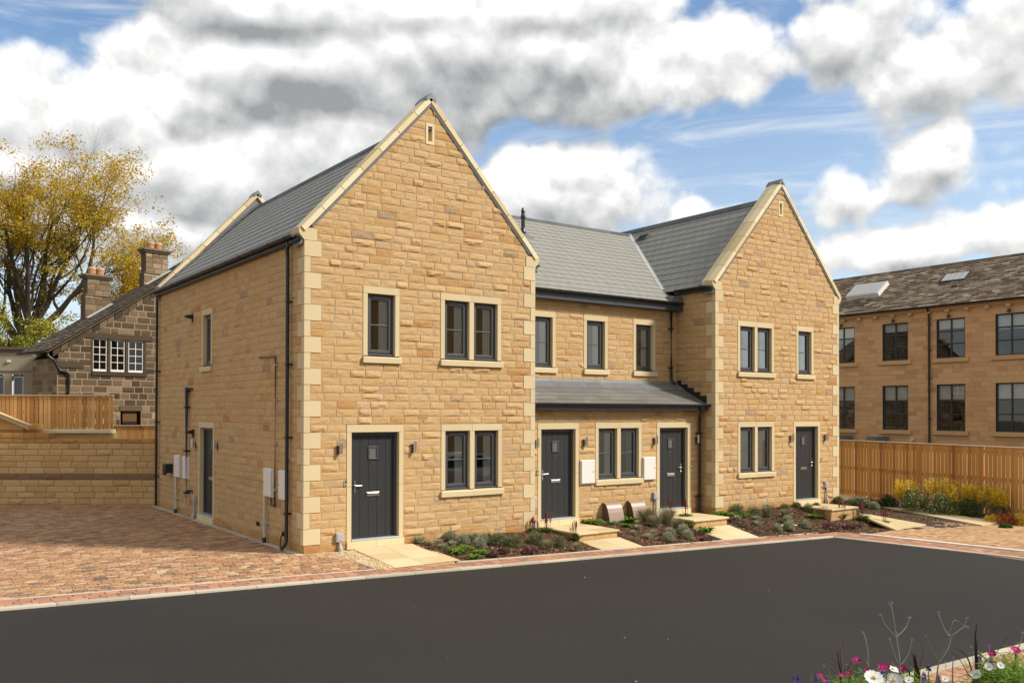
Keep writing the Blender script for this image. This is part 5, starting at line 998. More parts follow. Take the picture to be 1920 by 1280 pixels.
for u,w_ in wc:
    for z0,z1 in ((1.60,3.89),(5.17,7.11)):
        a0,c0=u-w_/2,u+w_/2; f=.06
        m=MB(Tm)
        for q in ((a0,a0+f,z0,z1),(c0-f,c0,z0,z1),(a0+f,c0-f,z1-f,z1),(a0+f,c0-f,z0,z0+f)): m.box(q[0],q[1],-.14,-.06,q[2],q[3])
        m.box(u-.03,u+.03,-.135,-.065,z0+f,z1-f); 
        for zf in ((.36,.66) if z0<3 else (.36,.68)): zz=z0+(z1-z0)*zf; m.box(a0+f,u-.03,-.134,-.066,zz-.03,zz+.03); m.box(u+.03,c0-f,-.134,-.066,zz-.03,zz+.03)
        w=m.build('window',M['millframe'],mill)
        m=MB(Tm); m.quad((a0,-.10,z0),(c0,-.10,z0),(c0,-.10,z1),(a0,-.10,z1)); m.build('pane',M['millglass'],w)
        m=MB(Tm); nb_=-2.2; e=.25
        m.quad((a0-e,nb_,z0-.2),(c0+e,nb_,z0-.2),(c0+e,nb_,z1),(a0-e,nb_,z1)); m.quad((a0-e,-.16,z0-.2),(a0-e,nb_,z0-.2),(a0-e,nb_,z1),(a0-e,-.16,z1)); m.quad((c0+e,-.16,z0-.2),(c0+e,nb_,z0-.2),(c0+e,nb_,z1),(c0+e,-.16,z1)); m.quad((a0-e,-.16,z1),(c0+e,-.16,z1),(c0+e,nb_,z1),(a0-e,nb_,z1)); m.quad((a0-e,-.16,z0-.2),(c0+e,-.16,z0-.2),(c0+e,nb_,z0-.2),(a0-e,nb_,z0-.2)); m.box(a0+.1,a0+.55,nb_+.02,nb_+.1,z0-.2,z0+1.3)
        m.build('room',M['room'],w)
        bl=.36 if z0<3 else rs.uniform(.22,.38)
        m=MB(Tm); zt=z1-(z1-z0)*bl; m.quad((a0+.04,-.17,zt),(c0-.04,-.17,zt),(c0-.04,-.17,z1),(a0+.04,-.17,z1),.4); m.build('roller_blind',M['curtain'],w)
    m=MB(Tm); m.tube([(u,.02,7.28),(u,.16,7.30),(u,.18,7.22)],.015,6); m.tube([(u,.16,7.20),(u,.20,7.20)],.09,12); m.build('wall_light',M['black'],mill)
tm=(9.93-7.80)/4.2
rise=4.6; s_=-nm*math.cos(.66)+up*math.sin(.66); P0=MO+nm*.28+up*7.78+dm*-20; Lr=4.05
m=MB(); slates(m,P0,dm,s_,34,Lr,.38,.17,lift=.03,tn=.5,jit=.5,gap=.008)
m.quad(P0-up*.03,P0+dm*34-up*.03,P0+dm*34+s_*Lr-up*.03,P0+s_*Lr-up*.03); top=P0+s_*Lr; s2=-nm*math.cos(.66)-up*math.sin(.66); m.quad(top,top+dm*34,top+dm*34+s2*Lr,top+s2*Lr); m.build('roof',M['millslate'],mill)
m=MB(); 
for i in range(56): m.prism([top+dm*i*.6-nm*.16-up*.10,top+dm*i*.6+up*.06,top+dm*i*.6+nm*.16-up*.10],dm*.59,rs.rand())
m.build('ridge',M['oldslate'],mill)
gutter(tuple(P0+nm*.06-up*.02),tuple(P0+dm*34+nm*.06-up*.02),mill,r=.075,out=tuple(nm),brk=1.4)
pipe(Tm,[(-1.87,.28,7.70),(-1.87,.14,7.45),(-1.87,.10,7.3),(-1.87,.10,-1)],.05,mill,brackets=[(-1.87,.10,z) for z in (6.9,5.6,4.2,2.2)])
pipe(Tm,[(-14,.28,7.70),(-14,.14,7.45),(-14,.10,7.3),(-14,.10,-1)],.05,mill)
n_=np.cross(dm,s_); n_=n_ if n_[2]>0 else -n_
def skyl(u,v,wu,wv,h,box):
    c=P0+dm*(u+20)+s_*v; a=c-dm*wu/2-s_*wv/2
    m=MB(); m.prism([a,a+dm*wu,a+dm*wu+s_*wv,a+s_*wv],n_*h,.5); p=m.build('skylight',M['whitepaint'] if box else M['millframe'],mill)
    m=MB(); e=.07; b=a+dm*e+s_*e+n_*(h+.004); 
    k=1 if box else 4
    for i in range(k): 
        w=(wu-2*e)/k; q=b+dm*w*i; m.prism([q+dm*.012,q+dm*(w-.012),q+dm*(w-.012)+s_*(wv-2*e),q+dm*.012+s_*(wv-2*e)],n_*.01)
    m.build('pane',M['skylight'],p)
skyl(2.55,2.1,2.0,1.15,.24,True); skyl(-2.2,2.55,1.35,.80,.07,False)
c=P0+dm*(-2.75+20)+s_*1.55; m=MB(); m.prism([c,c+dm*.3,c+dm*.3+s_*.25,c+s_*.25],n_*.12); m.build('roof_vent',M['oldslate'],mill)
# small camera and lean-to roof edge on the mill wall above the fence
m=MB(Tm); m.tube([(-.98,.05,1.14),(-.98,.28,1.10)],.07,10); m.build('security_camera',M['white_box'],mill)
m=MB(Tm); m.box(.35,3.2,.1,1.2,.93,1.03); m.box(.35,.9,.1,1.2,1.031,1.25); m.box(2.5,3.2,.1,1.2,1.031,1.25); m.build('bin_store_roof',M['lead'],mill)
# ---- what stands behind the camera and shows in the window glass: the terrace opposite and a parked car
opp=thing('opposite_house',(17,-28,-.6),'stone terrace opposite, seen only as a dark reflection in the window glass','house')
m=MB(); x0,x1,ya,yb=9,24.5,-25,-33
for a_,b_ in (((x0,ya),(x1,ya)),((x1,ya),(x1,yb)),((x1,yb),(x0,yb)),((x0,yb),(x0,ya))): m.quad((*a_,-.8),(*b_,-.8),(*b_,8.6),(*a_,8.6))
for x in (x0,x1): m.poly([(x,ya,8.6),(x,yb,8.6),(x,(ya+yb)/2,11.6)])
m.build('wall',M['stone'],opp)
m=MB(); ym=(ya+yb)/2; m.quad((x0-.2,ya+.4,8.45),(x1+.2,ya+.4,8.45),(x1+.2,ym,11.7),(x0-.2,ym,11.7)); m.quad((x0-.2,yb-.4,8.45),(x1+.2,yb-.4,8.45),(x1+.2,ym,11.7),(x0-.2,ym,11.7)); m.build('roof',M['slate_dark'],opp)
for x in (10.5,13.5,16.5,19.5,22.5):
    for z in (1.0,):
        m=MB(); m.box(x,x+1.1,ya,ya+.05,z,z+1.4); w_=m.build('window',M['frame'],opp)
        m=MB(); m.quad((x+.08,ya+.06,z+.08),(x+1.02,ya+.06,z+.08),(x+1.02,ya+.06,z+1.32),(x+.08,ya+.06,z+1.32)); m.build('pane',M['room'],w_)

# silver car parked across the road, out of frame: it shows in the ground floor glass
car=thing('parked_car',(11.6,-13.2,-.56),'silver hatchback parked opposite, mirrored in the ground floor window','car')
m=MB(); prof=[(-2.1,.35),(-2.12,.62),(-2.0,.80),(-1.1,.93),(-.45,1.38),(.2,1.47),(1.1,1.44),(1.75,1.05),(2.05,.92),(2.1,.5),(2.0,.32)]
ws=[.78,.82,.84,.84,.62,.60,.60,.70,.80,.82,.78]
V=[(11.6+x,-13.2+s*w,-.56+z) for s in (-1,1) for (x,z),w in zip(prof,ws)]; n=len(prof); m.add(V,[[i,(i+1)%n,n+(i+1)%n,n+i] for i in range(n)]); m.add(V[:n],[list(range(n))]); m.add(V[n:],[list(range(n))]); m.build('body',M['carpaint'],car,smooth=False,bevel=.05)
m=MB()
for s in (-1,1): m.poly([(11.6+x,-13.2+s*w,-.56+z) for x,z,w in ((-.95,.95,.845),(-.42,1.33,.66),(.15,1.41,.625),(1.0,1.38,.625),(1.5,1.05,.71),(1.4,.96,.80))])
m.build('side_window',M['void'],car)
for x in (-1.3,1.3):
    for s in (-1,1):
        m=MB(); m.tube([(11.6+x,-13.2+s*.62,-.56+.31),(11.6+x,-13.2+s*.86,-.56+.31)],.31,20); w_=m.build('wheel',M['black'],car); m=MB(); m.tube([(11.6+x,-13.2+s*.855,-.56+.31),(11.6+x,-13.2+s*.875,-.56+.31)],.2,16); m.build('rim',M['chrome'],w_)
# ------------------------------------------------------------------ vegetation generators
def strips(mb,P,Wd,side,tone):
    # P: (n,k,3) centre lines, Wd: (n,k) widths, side: (n,3) width direction
    n,k,_=P.shape
    a=P-side[:,None]*Wd[...,None]/2; b=P+side[:,None]*Wd[...,None]/2
    V=np.stack([a,b],2).reshape(-1,3)
    i=np.arange(n)[:,None]*(2*k)+np.arange(k-1)[None]*2
    F=np.stack([i,i+1,i+3,i+2],-1).reshape(-1,4)
    mb.add(V,F,np.repeat(tone,k-1))
def blades(mb,base,n,r,h,w,r_,lean=.5,droop=.3,k=4,tmu=.5,tsd=.22,taper=True,hv=.35):
    base=np.asarray(base,float); a=r_.uniform(0,2*np.pi,n); q=np.sqrt(r_.uniform(0,1,n))*r*.45
    o=np.stack([np.cos(a)*q,np.sin(a)*q,np.zeros(n)],-1); a2=a+r_.normal(0,.6,n); d=np.stack([np.cos(a2),np.sin(a2),np.zeros(n)],-1)
    H=h*r_.uniform(1-hv,1.0,n); Ln=lean*r*r_.uniform(.2,1.2,n); t=np.linspace(0,1,k)
    P=base+o[:,None]+d[:,None]*(Ln[:,None]*t[None]**1.5)[...,None]+np.array([0,0,1.0])*(H[:,None]*(t[None]-droop*t[None]**3))[...,None]
    Wd=w*r_.uniform(.6,1.2,n)[:,None]*(np.clip(1.05-t[None]**2,.08,1) if taper else np.sin(np.pi*(.15+.8*t))[None])
    sd=np.stack([-np.sin(a2+r_.normal(0,.7,n)),np.cos(a2),r_.normal(0,.2,n)],-1); sd/=np.linalg.norm(sd,axis=1,keepdims=True)
    strips(mb,P,Wd,sd,np.clip(r_.normal(tmu,tsd,n),0,1)); return P
def cards(mb,C_,size,r_,tone,aspect=.55,updir=.3):
    n=len(C_); d=r_.normal(0,1,(n,3)); d[:,2]=d[:,2]*.6+updir; d/=np.linalg.norm(d,axis=1,keepdims=True)
    e=np.cross(d,r_.normal(0,1,(n,3))); e/=np.maximum(np.linalg.norm(e,axis=1,keepdims=True),1e-6)
    s=(size*r_.uniform(.6,1.3,n))[:,None]; e=e*s*aspect; d=d*s
    nn=np.cross(d,e); nn/=np.maximum(np.linalg.norm(nn,axis=1,keepdims=True),1e-6); b=nn*s*.12
    V=np.stack([C_-d*.5,C_+e*.5+b,C_+d*.5,C_-e*.5+b],1).reshape(-1,3)
    mb.add(V,np.arange(4*n).reshape(-1,4),tone)
def dome(mb,c,rx,rz,tone,n=10):
    V=[];F=[]
    for i in range(5):
        f=i/4*math.pi/2
        for j in range(n): V.append((c[0]+rx*math.cos(f)*math.cos(j*2*math.pi/n),c[1]+rx*math.cos(f)*math.sin(j*2*math.pi/n),c[2]+rz*math.sin(f)))
    F=[[i*n+j,i*n+(j+1)%n,(i+1)*n+(j+1)%n,(i+1)*n+j] for i in range(4) for j in range(n)]
    mb.add(V,F,tone)
KN={'ball':('silver_shrub','shrub'),'wisp':('grey_herb','plant'),'clump':('leafy_plant','plant'),'bush':('needle_bush','shrub'),'grass':('ornamental_grass','grass plant'),'heuchera':('purple_leaved_plant','plant'),'spike':('red_flower_plant','flowering plant')}
def plant(kind,x,y,z,r,label,i):
    r_=np.random.RandomState(100+i); m=MB(); wall=.47 if 5.39<x<11.33 else 0
    if x<16.8: y=min(y,wall-r*.75-.02)
    z=max(z,HG(x,y))-.01 if x<16.8 else HG(x,y) if x<18 else -.62; b=np.array([x,y,z])
    nm,cat=KN[kind]
    if kind=='ball':
        dome(m,b,r*.78,r*1.05,.2); n=900; d=r_.normal(0,1,(n,3)); d[:,2]=abs(d[:,2])*1.0+.02; d/=np.linalg.norm(d,axis=1,keepdims=True)
        t=np.linspace(0,1,3); R0=r*(.62+.1*r_.rand(n)); Ln=r*r_.uniform(.28,.48,n); P=b+(d*np.array([1,1,1.25]))[:,None]*(R0[:,None]+Ln[:,None]*t)[...,None]+np.array([0,0,1])*(Ln[:,None]*.25*t**2)[...,None]
        sd=np.cross(d,r_.normal(0,1,(n,3))); sd/=np.linalg.norm(sd,axis=1,keepdims=True)
        strips(m,P,np.full((n,3),1.0)*np.array([.012,.011,.004])*max(1,r/.12),sd,np.clip(r_.normal(.55,.22,n),0,1)); mt='silver'
    elif kind=='wisp': blades(m,b,170,r*1.3,r*1.7,.010,r_,lean=.8,droop=.15); mt='silver'
    elif kind=='clump':
        P=blades(m,b,70,r*1.3,r*1.15,r*.30,r_,lean=.95,droop=.55,k=5,tmu=.5,tsd=.2,taper=False,hv=.6); mt='lime'
    elif kind=='bush':
        dome(m,b,r*.5,r*.7,.1); n=1100; d=r_.normal(0,1,(n,3)); d[:,2]=abs(d[:,2]); d/=np.linalg.norm(d,axis=1,keepdims=True)
        c=b+d*(r*r_.uniform(.15,1.25,n)**.8)[:,None]*np.array([1,1,1.2]); cards(m,c,.055,r_,np.clip(r_.normal(.5,.25,n),0,1),.22,.5); blades(m,b,120,r*1.1,r*1.6,.008,r_,lean=.7,droop=.1); mt='bush'
    elif kind=='grass': blades(m,b,360,r*1.1,r*2.4,.008,r_,lean=.8,droop=.3,k=5); mt='straw'
    elif kind=='heuchera':
        n=90; a=r_.uniform(0,6.28,n); q=np.sqrt(r_.rand(n))*r; c=b+np.stack([np.cos(a)*q,np.sin(a)*q*.8,.03+.09*r_.rand(n)*(1.2-q/r)],-1)
        cards(m,c,.085,r_,np.clip(r_.normal(.45,.25,n),0,1),.95,.0); mt='plum'
    if kind!='spike':
        return tag(m.build(nm,M[mt]),label,cat,{'ball':'round silver shrubs in the mulch beds'}.get(kind,'bedding plants in the mulch beds'))
    t=thing(nm,(x,y,z),label,cat,'bedding plants in the mulch beds')
    blades(m,b,140,r*1.1,r*1.25,.022,r_,lean=.9,droop=.4,taper=False); m.build('foliage',M['midgreen'],t)
    n=11 if r>.08 else 8
    for k in range(n):
        m=MB(); a=r_.uniform(0,6.28); q=r*r_.uniform(0,.7); h=r*r_.uniform(1.9,2.9); p0=b+(np.cos(a)*q*.4,np.sin(a)*q*.4,.0); p1=b+(np.cos(a)*q,np.sin(a)*q,h*.66); p2=p1+(np.cos(a)*q*.12,np.sin(a)*q*.12,h*.34)
        m.tube([p0,p1],.004,4,.2); m.tube([p1,p1+(p2-p1)*.3,p1+(p2-p1)*.75,p2],[.006,.011,.009,.002],6,r_.rand()); m.build('flower_spike',M['redspike'],t)
    return t
for i,(k,x,y,z,r,lab) in enumerate(PLANTS): plant(k,x,y,z,r*{'ball':1.12,'spike':1.15,'clump':1.2,'grass':1.2,'heuchera':1.2}.get(k,1.05),lab,i)
SN={'evergreen':('evergreen_shrub','shrub'),'redleaf':('red_leaved_shrub','shrub'),'twig':('twiggy_shrub','shrub'),'white':('white_flowered_shrub','shrub'),'yellow':('yellow_shrub','shrub'),'green':('green_shrub','shrub'),'lowyellow':('golden_shrub','shrub'),'orange':('orange_shrub','shrub')}
for i,(k,x,y,z,r,h,lab) in enumerate(SHRUBS):
    r_=np.random.RandomState(400+i); nm,cat=SN[k]; b=np.array([x,y,-.63]); t=thing(nm,tuple(b),lab,cat,'shrubs in the border before the fence')
    def ell(n,rr,hh,lo=.0,shell=.5):
        d=r_.normal(0,1,(n,3)); d[:,2]=abs(d[:,2])*.9; d/=np.linalg.norm(d,axis=1,keepdims=True)
        c=d*(shell+(1-shell)*r_.rand(n))[:,None]; bump=1+.16*np.sin(5*d[:,0]+i)*np.sin(4*d[:,1]+2*i)
        return b+c*np.array([rr,rr,hh*(1-lo)])*bump[:,None]+np.array([0,0,hh*lo])
    m=MB(); ns=14 if k!='yellow' else 46
    for q in range(ns):
        a=r_.uniform(0,6.28); e=r*r_.uniform(.2,.95); hh=h*r_.uniform(.55,.98); m.tube([b+(np.cos(a)*e*.2,np.sin(a)*e*.2,0),b+(np.cos(a)*e*.65,np.sin(a)*e*.65,hh*.55),b+(np.cos(a)*e,np.sin(a)*e,hh)],[.008,.006,.003],4,r_.rand())
        if k in('yellow','twig'):
            for w in range(4):
                f=r_.uniform(.3,.95); p=b+np.array([np.cos(a)*e*f,np.sin(a)*e*f,hh*f]); m.tube([p,p+(r_.normal(0,.05),r_.normal(0,.05),r_.uniform(.06,.16))],[.004,.002],3,r_.rand())
    m.build('stems',M['straw'] if k in('yellow','twig') else M['bark'],t)
    m=MB()
    if k=='yellow':
        for q in range(44):
            a=r_.uniform(0,6.28); e=r*np.sqrt(r_.rand())*.95; top=h*r_.uniform(.62,1.02); n=int(36+40*r_.rand()); lo=r_.uniform(.45,.7)
            f=r_.uniform(lo,1,n); c=b+np.stack([np.cos(a)*e*(.6+.4*f)+r_.normal(0,.032,n),np.sin(a)*e*(.6+.4*f)+r_.normal(0,.032,n),top*f],-1); cards(m,c,.05,r_,np.clip(r_.normal(.6,.25,n),0,1),.5,.7)
        m.build('foliage',M['yellowleaf'],t)
        m=MB(); c=ell(260,r,h*.7,.0,.2); cards(m,c,.045,r_,r_.rand(260),.4); m.build('lower_foliage',M['straw'],t)
    elif k=='twig':
        c=ell(60,r,h); cards(m,c,.03,r_,r_.rand(60)); m.build('foliage',M['plum'],t)
    else:
        n={'evergreen':1500,'white':2600,'green':1200,'lowyellow':700,'orange':1000,'redleaf':400}[k]; sz={'evergreen':.06,'white':.045,'green':.05,'lowyellow':.045,'orange':.05,'redleaf':.045}[k]
        mt={'evergreen':'evergreen','white':'midgreen','green':'evergreen','lowyellow':'yellowleaf','orange':'orangeleaf','redleaf':'redspike'}[k]
        cards(m,ell(n,r,h,0,.55),sz,r_,np.clip(r_.normal(.5,.25,n),0,1)); m.build('foliage',M[mt],t)
        if k=='white':
            m=MB(); c=ell(170,r*1.05,h*1.02,0,.93); cards(m,c,.032,r_,r_.rand(170),.9); m.build('blossom',M['whitepetal'],t)
# ------------------------------------------------------------------ trees
def tree(name,label,base,H,stems,lean,seed,leaf,nleaf,lsize,trunk_h=1.8,r0=.55,lv=4,bare=.85,sig=.5,lop=(0,0),tonef=None,spread=.62,low=.0,cat='tree',squash=1.0):
    r_=np.random.RandomState(seed); t=thing(name,tuple(base),label,cat); m=MB(); anchors=[]; base=np.array(base,float)
    def grow(p,d,ln,rad,l):
        k=5; P=[p.copy()]; Rr=[rad]
        for i in range(k):
            d=d+r_.normal(0,.13 if l<2 else .2,3)+np.array([0,0,.07 if l<3 else .03]); d/=np.linalg.norm(d); p=p+d*ln/k; P.append(p.copy()); Rr.append(rad*(1-.62*(i+1)/k))
        m.tube(P,Rr,8 if l<2 else (5 if l<3 else 3),r_.rand(),cap=False)
        if l>=lv-1: anchors.extend([(q,l) for q in P[2:]])
        if l<lv:
            for c in range(r_.randint(3,5) if l>0 else r_.randint(4,6)):
                f=r_.uniform(.32,1.0) if c else 1.0; j=min(int(f*k),k); q=P[j]; ax=r_.normal(0,1,3); ax-=ax@d*d; ax/=np.linalg.norm(ax); an=r_.uniform(.3,.85)*(.5 if c==0 else 1)
                grow(q,d*np.cos(an)+ax*np.sin(an),ln*r_.uniform(.48,.7),Rr[j]*.62,l+1)
    m.tube([base-(0,0,1),base+(0,0,trunk_h*.5),base+(0,0,trunk_h)],[r0*1.25,r0*1.02,r0*.95],12,.5)
    for i in range(stems):
        a=i*2.399+r_.normal(0,.3); th=lean*np.sqrt((i+.4)/stems)*r_.uniform(.85,1.15); d=np.array([np.cos(a)*np.sin(th)+lop[0],np.sin(a)*np.sin(th)+lop[1],np.cos(th)*squash]); d/=np.linalg.norm(d)
        grow(base+(r_.normal(0,r0*.3),r_.normal(0,r0*.3),trunk_h*r_.uniform(.6,1)),d,H*.46*r_.uniform(.85,1.1),r0*.5*r_.uniform(.75,1.1),0)
    m.build('trunk',M['bark'],t,smooth=True)
    if nleaf:
        A_=np.array([a for a,l in anchors]); hz_=(A_[:,2]-base[2])/H; keep=r_.rand(len(A_))<np.where(hz_>bare,.0,np.where(hz_<low,.2,.9)); A_=A_[keep]
        g=np.sin(A_[:,0]*1.1+seed)*np.sin(A_[:,1]*.9)*np.sin(A_[:,2]*1.3+1); A_=A_[g>-.06] if len(A_)>50 else A_
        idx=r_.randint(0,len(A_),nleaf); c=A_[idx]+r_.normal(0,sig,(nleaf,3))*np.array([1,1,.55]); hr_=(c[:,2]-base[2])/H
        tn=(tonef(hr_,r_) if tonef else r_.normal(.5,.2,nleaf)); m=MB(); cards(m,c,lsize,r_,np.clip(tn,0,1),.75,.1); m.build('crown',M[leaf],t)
    return t
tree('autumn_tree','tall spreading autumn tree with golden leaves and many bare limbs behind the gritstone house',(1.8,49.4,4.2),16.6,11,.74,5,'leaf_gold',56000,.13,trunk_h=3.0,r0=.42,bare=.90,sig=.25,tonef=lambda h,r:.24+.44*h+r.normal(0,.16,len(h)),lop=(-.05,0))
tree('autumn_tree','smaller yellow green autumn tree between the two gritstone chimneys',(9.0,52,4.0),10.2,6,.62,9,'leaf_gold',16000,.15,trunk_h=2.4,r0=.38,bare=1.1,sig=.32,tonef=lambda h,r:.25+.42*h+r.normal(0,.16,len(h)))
tree('bare_tree','leafless grey tree rising right of the taller chimney',(13.2,57,4.0),11.5,6,.85,21,'leaf_gold',350,.2,trunk_h=2.5,r0=.4,bare=1.2)
tree('green_tree','low green and yellow tree at the left edge behind the rendered extension',(.0,44,3.2),6.0,6,1.05,33,'leaf_green',15000,.13,trunk_h=1.0,r0=.25,bare=1.2,sig=.3,tonef=lambda h,r:.5+.4*h+r.normal(0,.22,len(h)),lv=3)
# ------------------------------------------------------------------ flowers of the near bed
CAMP=np.array([-6.594,-15.717,2.509])
def flower(mb_p,mb_c,c,r,r_,n=8):
    c=np.array(c); tc=CAMP-c; tc/=np.linalg.norm(tc); c=c+tc*.09+np.array([0,0,.012]); nn=np.array([0,0,.75])+tc*.65+r_.normal(0,.28,3); nn/=np.linalg.norm(nn)
    a=np.cross(nn,[.3,1,.2]); a/=np.linalg.norm(a); b=np.cross(nn,a); k=5; t=np.linspace(.12,1,k)
    for i in range(n):
        g=i*2*np.pi/n+r_.normal(0,.08); d=a*np.cos(g)+b*np.sin(g); s=-a*np.sin(g)+b*np.cos(g); cup=r_.uniform(.05,.3)
        P=c+d*(r*t)[:,None]+nn*(r*cup*t**1.6)[:,None]; w=r*np.array([.18,.5,.72,.78,.5])*r_.uniform(.9,1.08)
        fold=nn*r*.05
        V=np.stack([P-s*w[:,None]/2,P-fold,P+s*w[:,None]/2],1).reshape(-1,3); V[-2]+=-d*r*.08
        q=np.arange(k-1)[:,None]*3; F=np.concatenate([np.stack([q,q+1,q+4,q+3],-1),np.stack([q+1,q+2,q+5,q+4],-1)]).reshape(-1,4)
        mb_p.add(V,F,r_.rand())
    for q in range(26):
        g=r_.uniform(0,6.28); rr=r*.2*np.sqrt(r_.rand()); p=c+(a*np.cos(g)+b*np.sin(g))*rr+nn*r*.04; mb_c.tube([p,p+nn*r*.14],r*.035,4)
gz=-.29
def groupby(items,k):
    it=sorted(items,key=lambda q:q[0][0]-q[0][1]); n=len(it); return [it[i*n//k:(i+1)*n//k] for i in range(k)]
def cosmos(items,mt,labs,seed):
    for gi,(grp,lab) in enumerate(zip(groupby(items,len(labs)),labs)):
        r_=np.random.RandomState(seed+gi); cx=np.mean([g[0] for g in grp],0); b=np.array([cx[0],cx[1],gz]); t=thing('cosmos_plant',tuple(b),lab,'flower','cosmos in the near flower bed')
        m=MB()
        for c,r in grp:
            c=np.array(c); mid=(c+b)/2+(r_.normal(0,.03),r_.normal(0,.03),.15); m.tube([b,mid,c-(0,0,.06),c+(CAMP-c)/np.linalg.norm(CAMP-c)*.09+(0,0,.01)],[.005,.004,.003,.0025],5,r_.rand())
            p=c-np.array([0,0,.13]); cards(m,p+r_.normal(0,1,(150,3))*np.array([.06,.06,.04])-(0,0,.055),.075,r_,np.clip(r_.normal(.5,.25,150),0,1),.075,.25)
        m.build('foliage',M['fern'],t)
        for c,r in grp:
            mp,mc=MB(),MB(); flower(mp,mc,c,r*1.08,r_); f=mp.build('flower',M[mt],t); mc.build('flower_centre',M['yellowdot'],f)
F_=FLOWERS
cosmos(F_['white'],'whitepetal',['white cosmos flowers leftmost in the near flower bed','white cosmos flowers between the dark purple grasses','white cosmos flowers in front of the near brick paving','white cosmos flowers at the bottom right corner'],700)
cosmos(F_['pink'],'pinkpetal',['magenta cosmos left of the white ones in the near bed','magenta cosmos rising beside the straw coloured grass leaf','magenta cosmos clustered behind a white flower','single magenta cosmos standing against the brick paving'],720)
for gi,(grp,lab) in enumerate(zip(groupby(F_['salvia'],6),['violet salvia spikes at the far left of the near bed','violet salvia beside the leftmost magenta flowers','violet salvia between purple grass clumps','violet salvia in front of the near kerb','violet salvia among white flowers on the right','violet salvia nearest the bottom right corner'])):
    r_=np.random.RandomState(760+gi); b=np.array([*np.mean([g[0] for g in grp],0)[:2],gz]); t=thing('salvia_plant',tuple(b),lab,'flower','salvia in the near flower bed'); m=MB()
    for c,h in grp:
        c=np.array(c); m.tube([b,(b+c)/2+(0,0,.1),c-(0,0,h),c],[.005,.004,.003,.002],5,.4); blades(m,c-np.array([0,0,h+.12]),14,.07,.10,.016,r_,lean=1,droop=.4,taper=False)
    m.build('foliage',M['midgreen'],t)
    for c,h in grp:
        m=MB(); c=np.array(c); n=int(46+h*260); f=r_.rand(n); a=r_.uniform(0,6.28,n); wl_=int(h/.016)+2; f=np.round(f*wl_)/wl_+r_.normal(0,.012,n); rr=.013*(1.1-.6*f)
        cards(m,c+np.stack([np.cos(a)*rr,np.sin(a)*rr,-h*(1-f)],-1),.016,r_,r_.rand(n),.7); m.build('flower_spike',M['violet'],t)
def spl(P,n=5):
    P=np.array(P); out=[]
    for i in range(len(P)-1):
        p0=P[max(i-1,0)];p1=P[i];p2=P[i+1];p3=P[min(i+2,len(P)-1)]
        for t in np.linspace(0,1,n,endpoint=False): out.append(.5*((2*p1)+(p2-p0)*t+(2*p0-5*p1+4*p2-p3)*t*t+(3*p1-p0-3*p2+p3)*t**3))
    out.append(P[-1]); return np.array(out)
vl=['tall branching verbena with a kinked stem on the right','tallest branching verbena left of the dark grass','lone slender verbena stem at the left','verbena stem at the right edge of the bed','short verbena stem behind the magenta flower','smallest verbena stem before the kerb']
for gi,((ls,fs),lab) in enumerate(zip(F_['verbena'],vl)):
    r_=np.random.RandomState(800+gi); p=np.array(ls[0][0]); b=np.array([p[0],p[1],gz]); t=thing('verbena_plant',tuple(b),lab,'flower','verbena in the near flower bed'); m=MB()
    for li,l in enumerate(ls):
        q=spl(l); k=len(q); r0=.0052 if li==0 else .0030
        m.tube(q,np.linspace(r0,.0022,k),6,r_.rand()); 
        if li==0: m.tube([b,q[0]],[.006,r0],6,.5); 
        blades(m,q[k//8],2,.03,.03,.004,r_,lean=1.2,droop=.1)
    m.build('stem',M['stem'],t)
    for c,r in fs:
        m=MB(); n=90; d=r_.normal(0,1,(n,3)); d[:,2]=d[:,2]*.4+.2; d/=np.linalg.norm(d,axis=1,keepdims=True); cards(m,np.array(c)+d*r*np.array([.85,.85,.55]),r*.42,r_,r_.rand(n),.9); m.build('flower_head',M['lilac'],t)
gl=['dark purple fountain grass with one tall upright leaf','dark purple grass clump with a thick short blade','purple grass with thin arching blades at the left']
for gi,((ls,ws),lab) in enumerate(zip(F_['grass'],gl)):
    r_=np.random.RandomState(840+gi); p=np.mean([l[0] for l in ls],0); b=np.array([p[0],p[1],gz]); t=thing('purple_grass',tuple(b),lab,'grass plant','purple grasses in the near flower bed')
    for li,(l,w) in enumerate(zip(ls,ws)):
        m=MB(); q=spl(np.vstack([[b+(np.array(l[0])-b)*.15],l])); k=len(q); wd=np.maximum(2.6*w*np.sin(np.pi*np.clip(np.linspace(.25,1.0,k),0,.985))**.7,.0012)
        tc=CAMP-q.mean(0); d=q[-1]-q[0]; s=np.cross(d,tc); s/=np.linalg.norm(s); s=s+r_.normal(0,.25,3); s/=np.linalg.norm(s)
        strips(m,q[None],wd[None],s[None],np.array([.75 if w<.003 or li in(2,6) else .3])); m.build('blade',M['purplegrass'],t)
m=MB(); r_=np.random.RandomState(880)
t=thing('feathery_plant',(-.9,-12.9,gz),'bright green feathery foliage filling the bottom right flower bed','plant')
for p in F_['foliage']:
    p=np.array(p); 
    for q in range(5): m.tube([(p[0]+r_.normal(0,.05),p[1]+r_.normal(0,.05),gz),(p[0]+r_.normal(0,.05),p[1]+r_.normal(0,.05),p[2]-.03)],[.004,.002],4,r_.rand())
    cards(m,p+r_.normal(0,1,(420,3))*np.array([.075,.075,.055])-(0,0,.10),.08,r_,np.clip(r_.normal(.55,.25,420),0,1),.075,.3)
m.build('foliage',M['fern'],t)
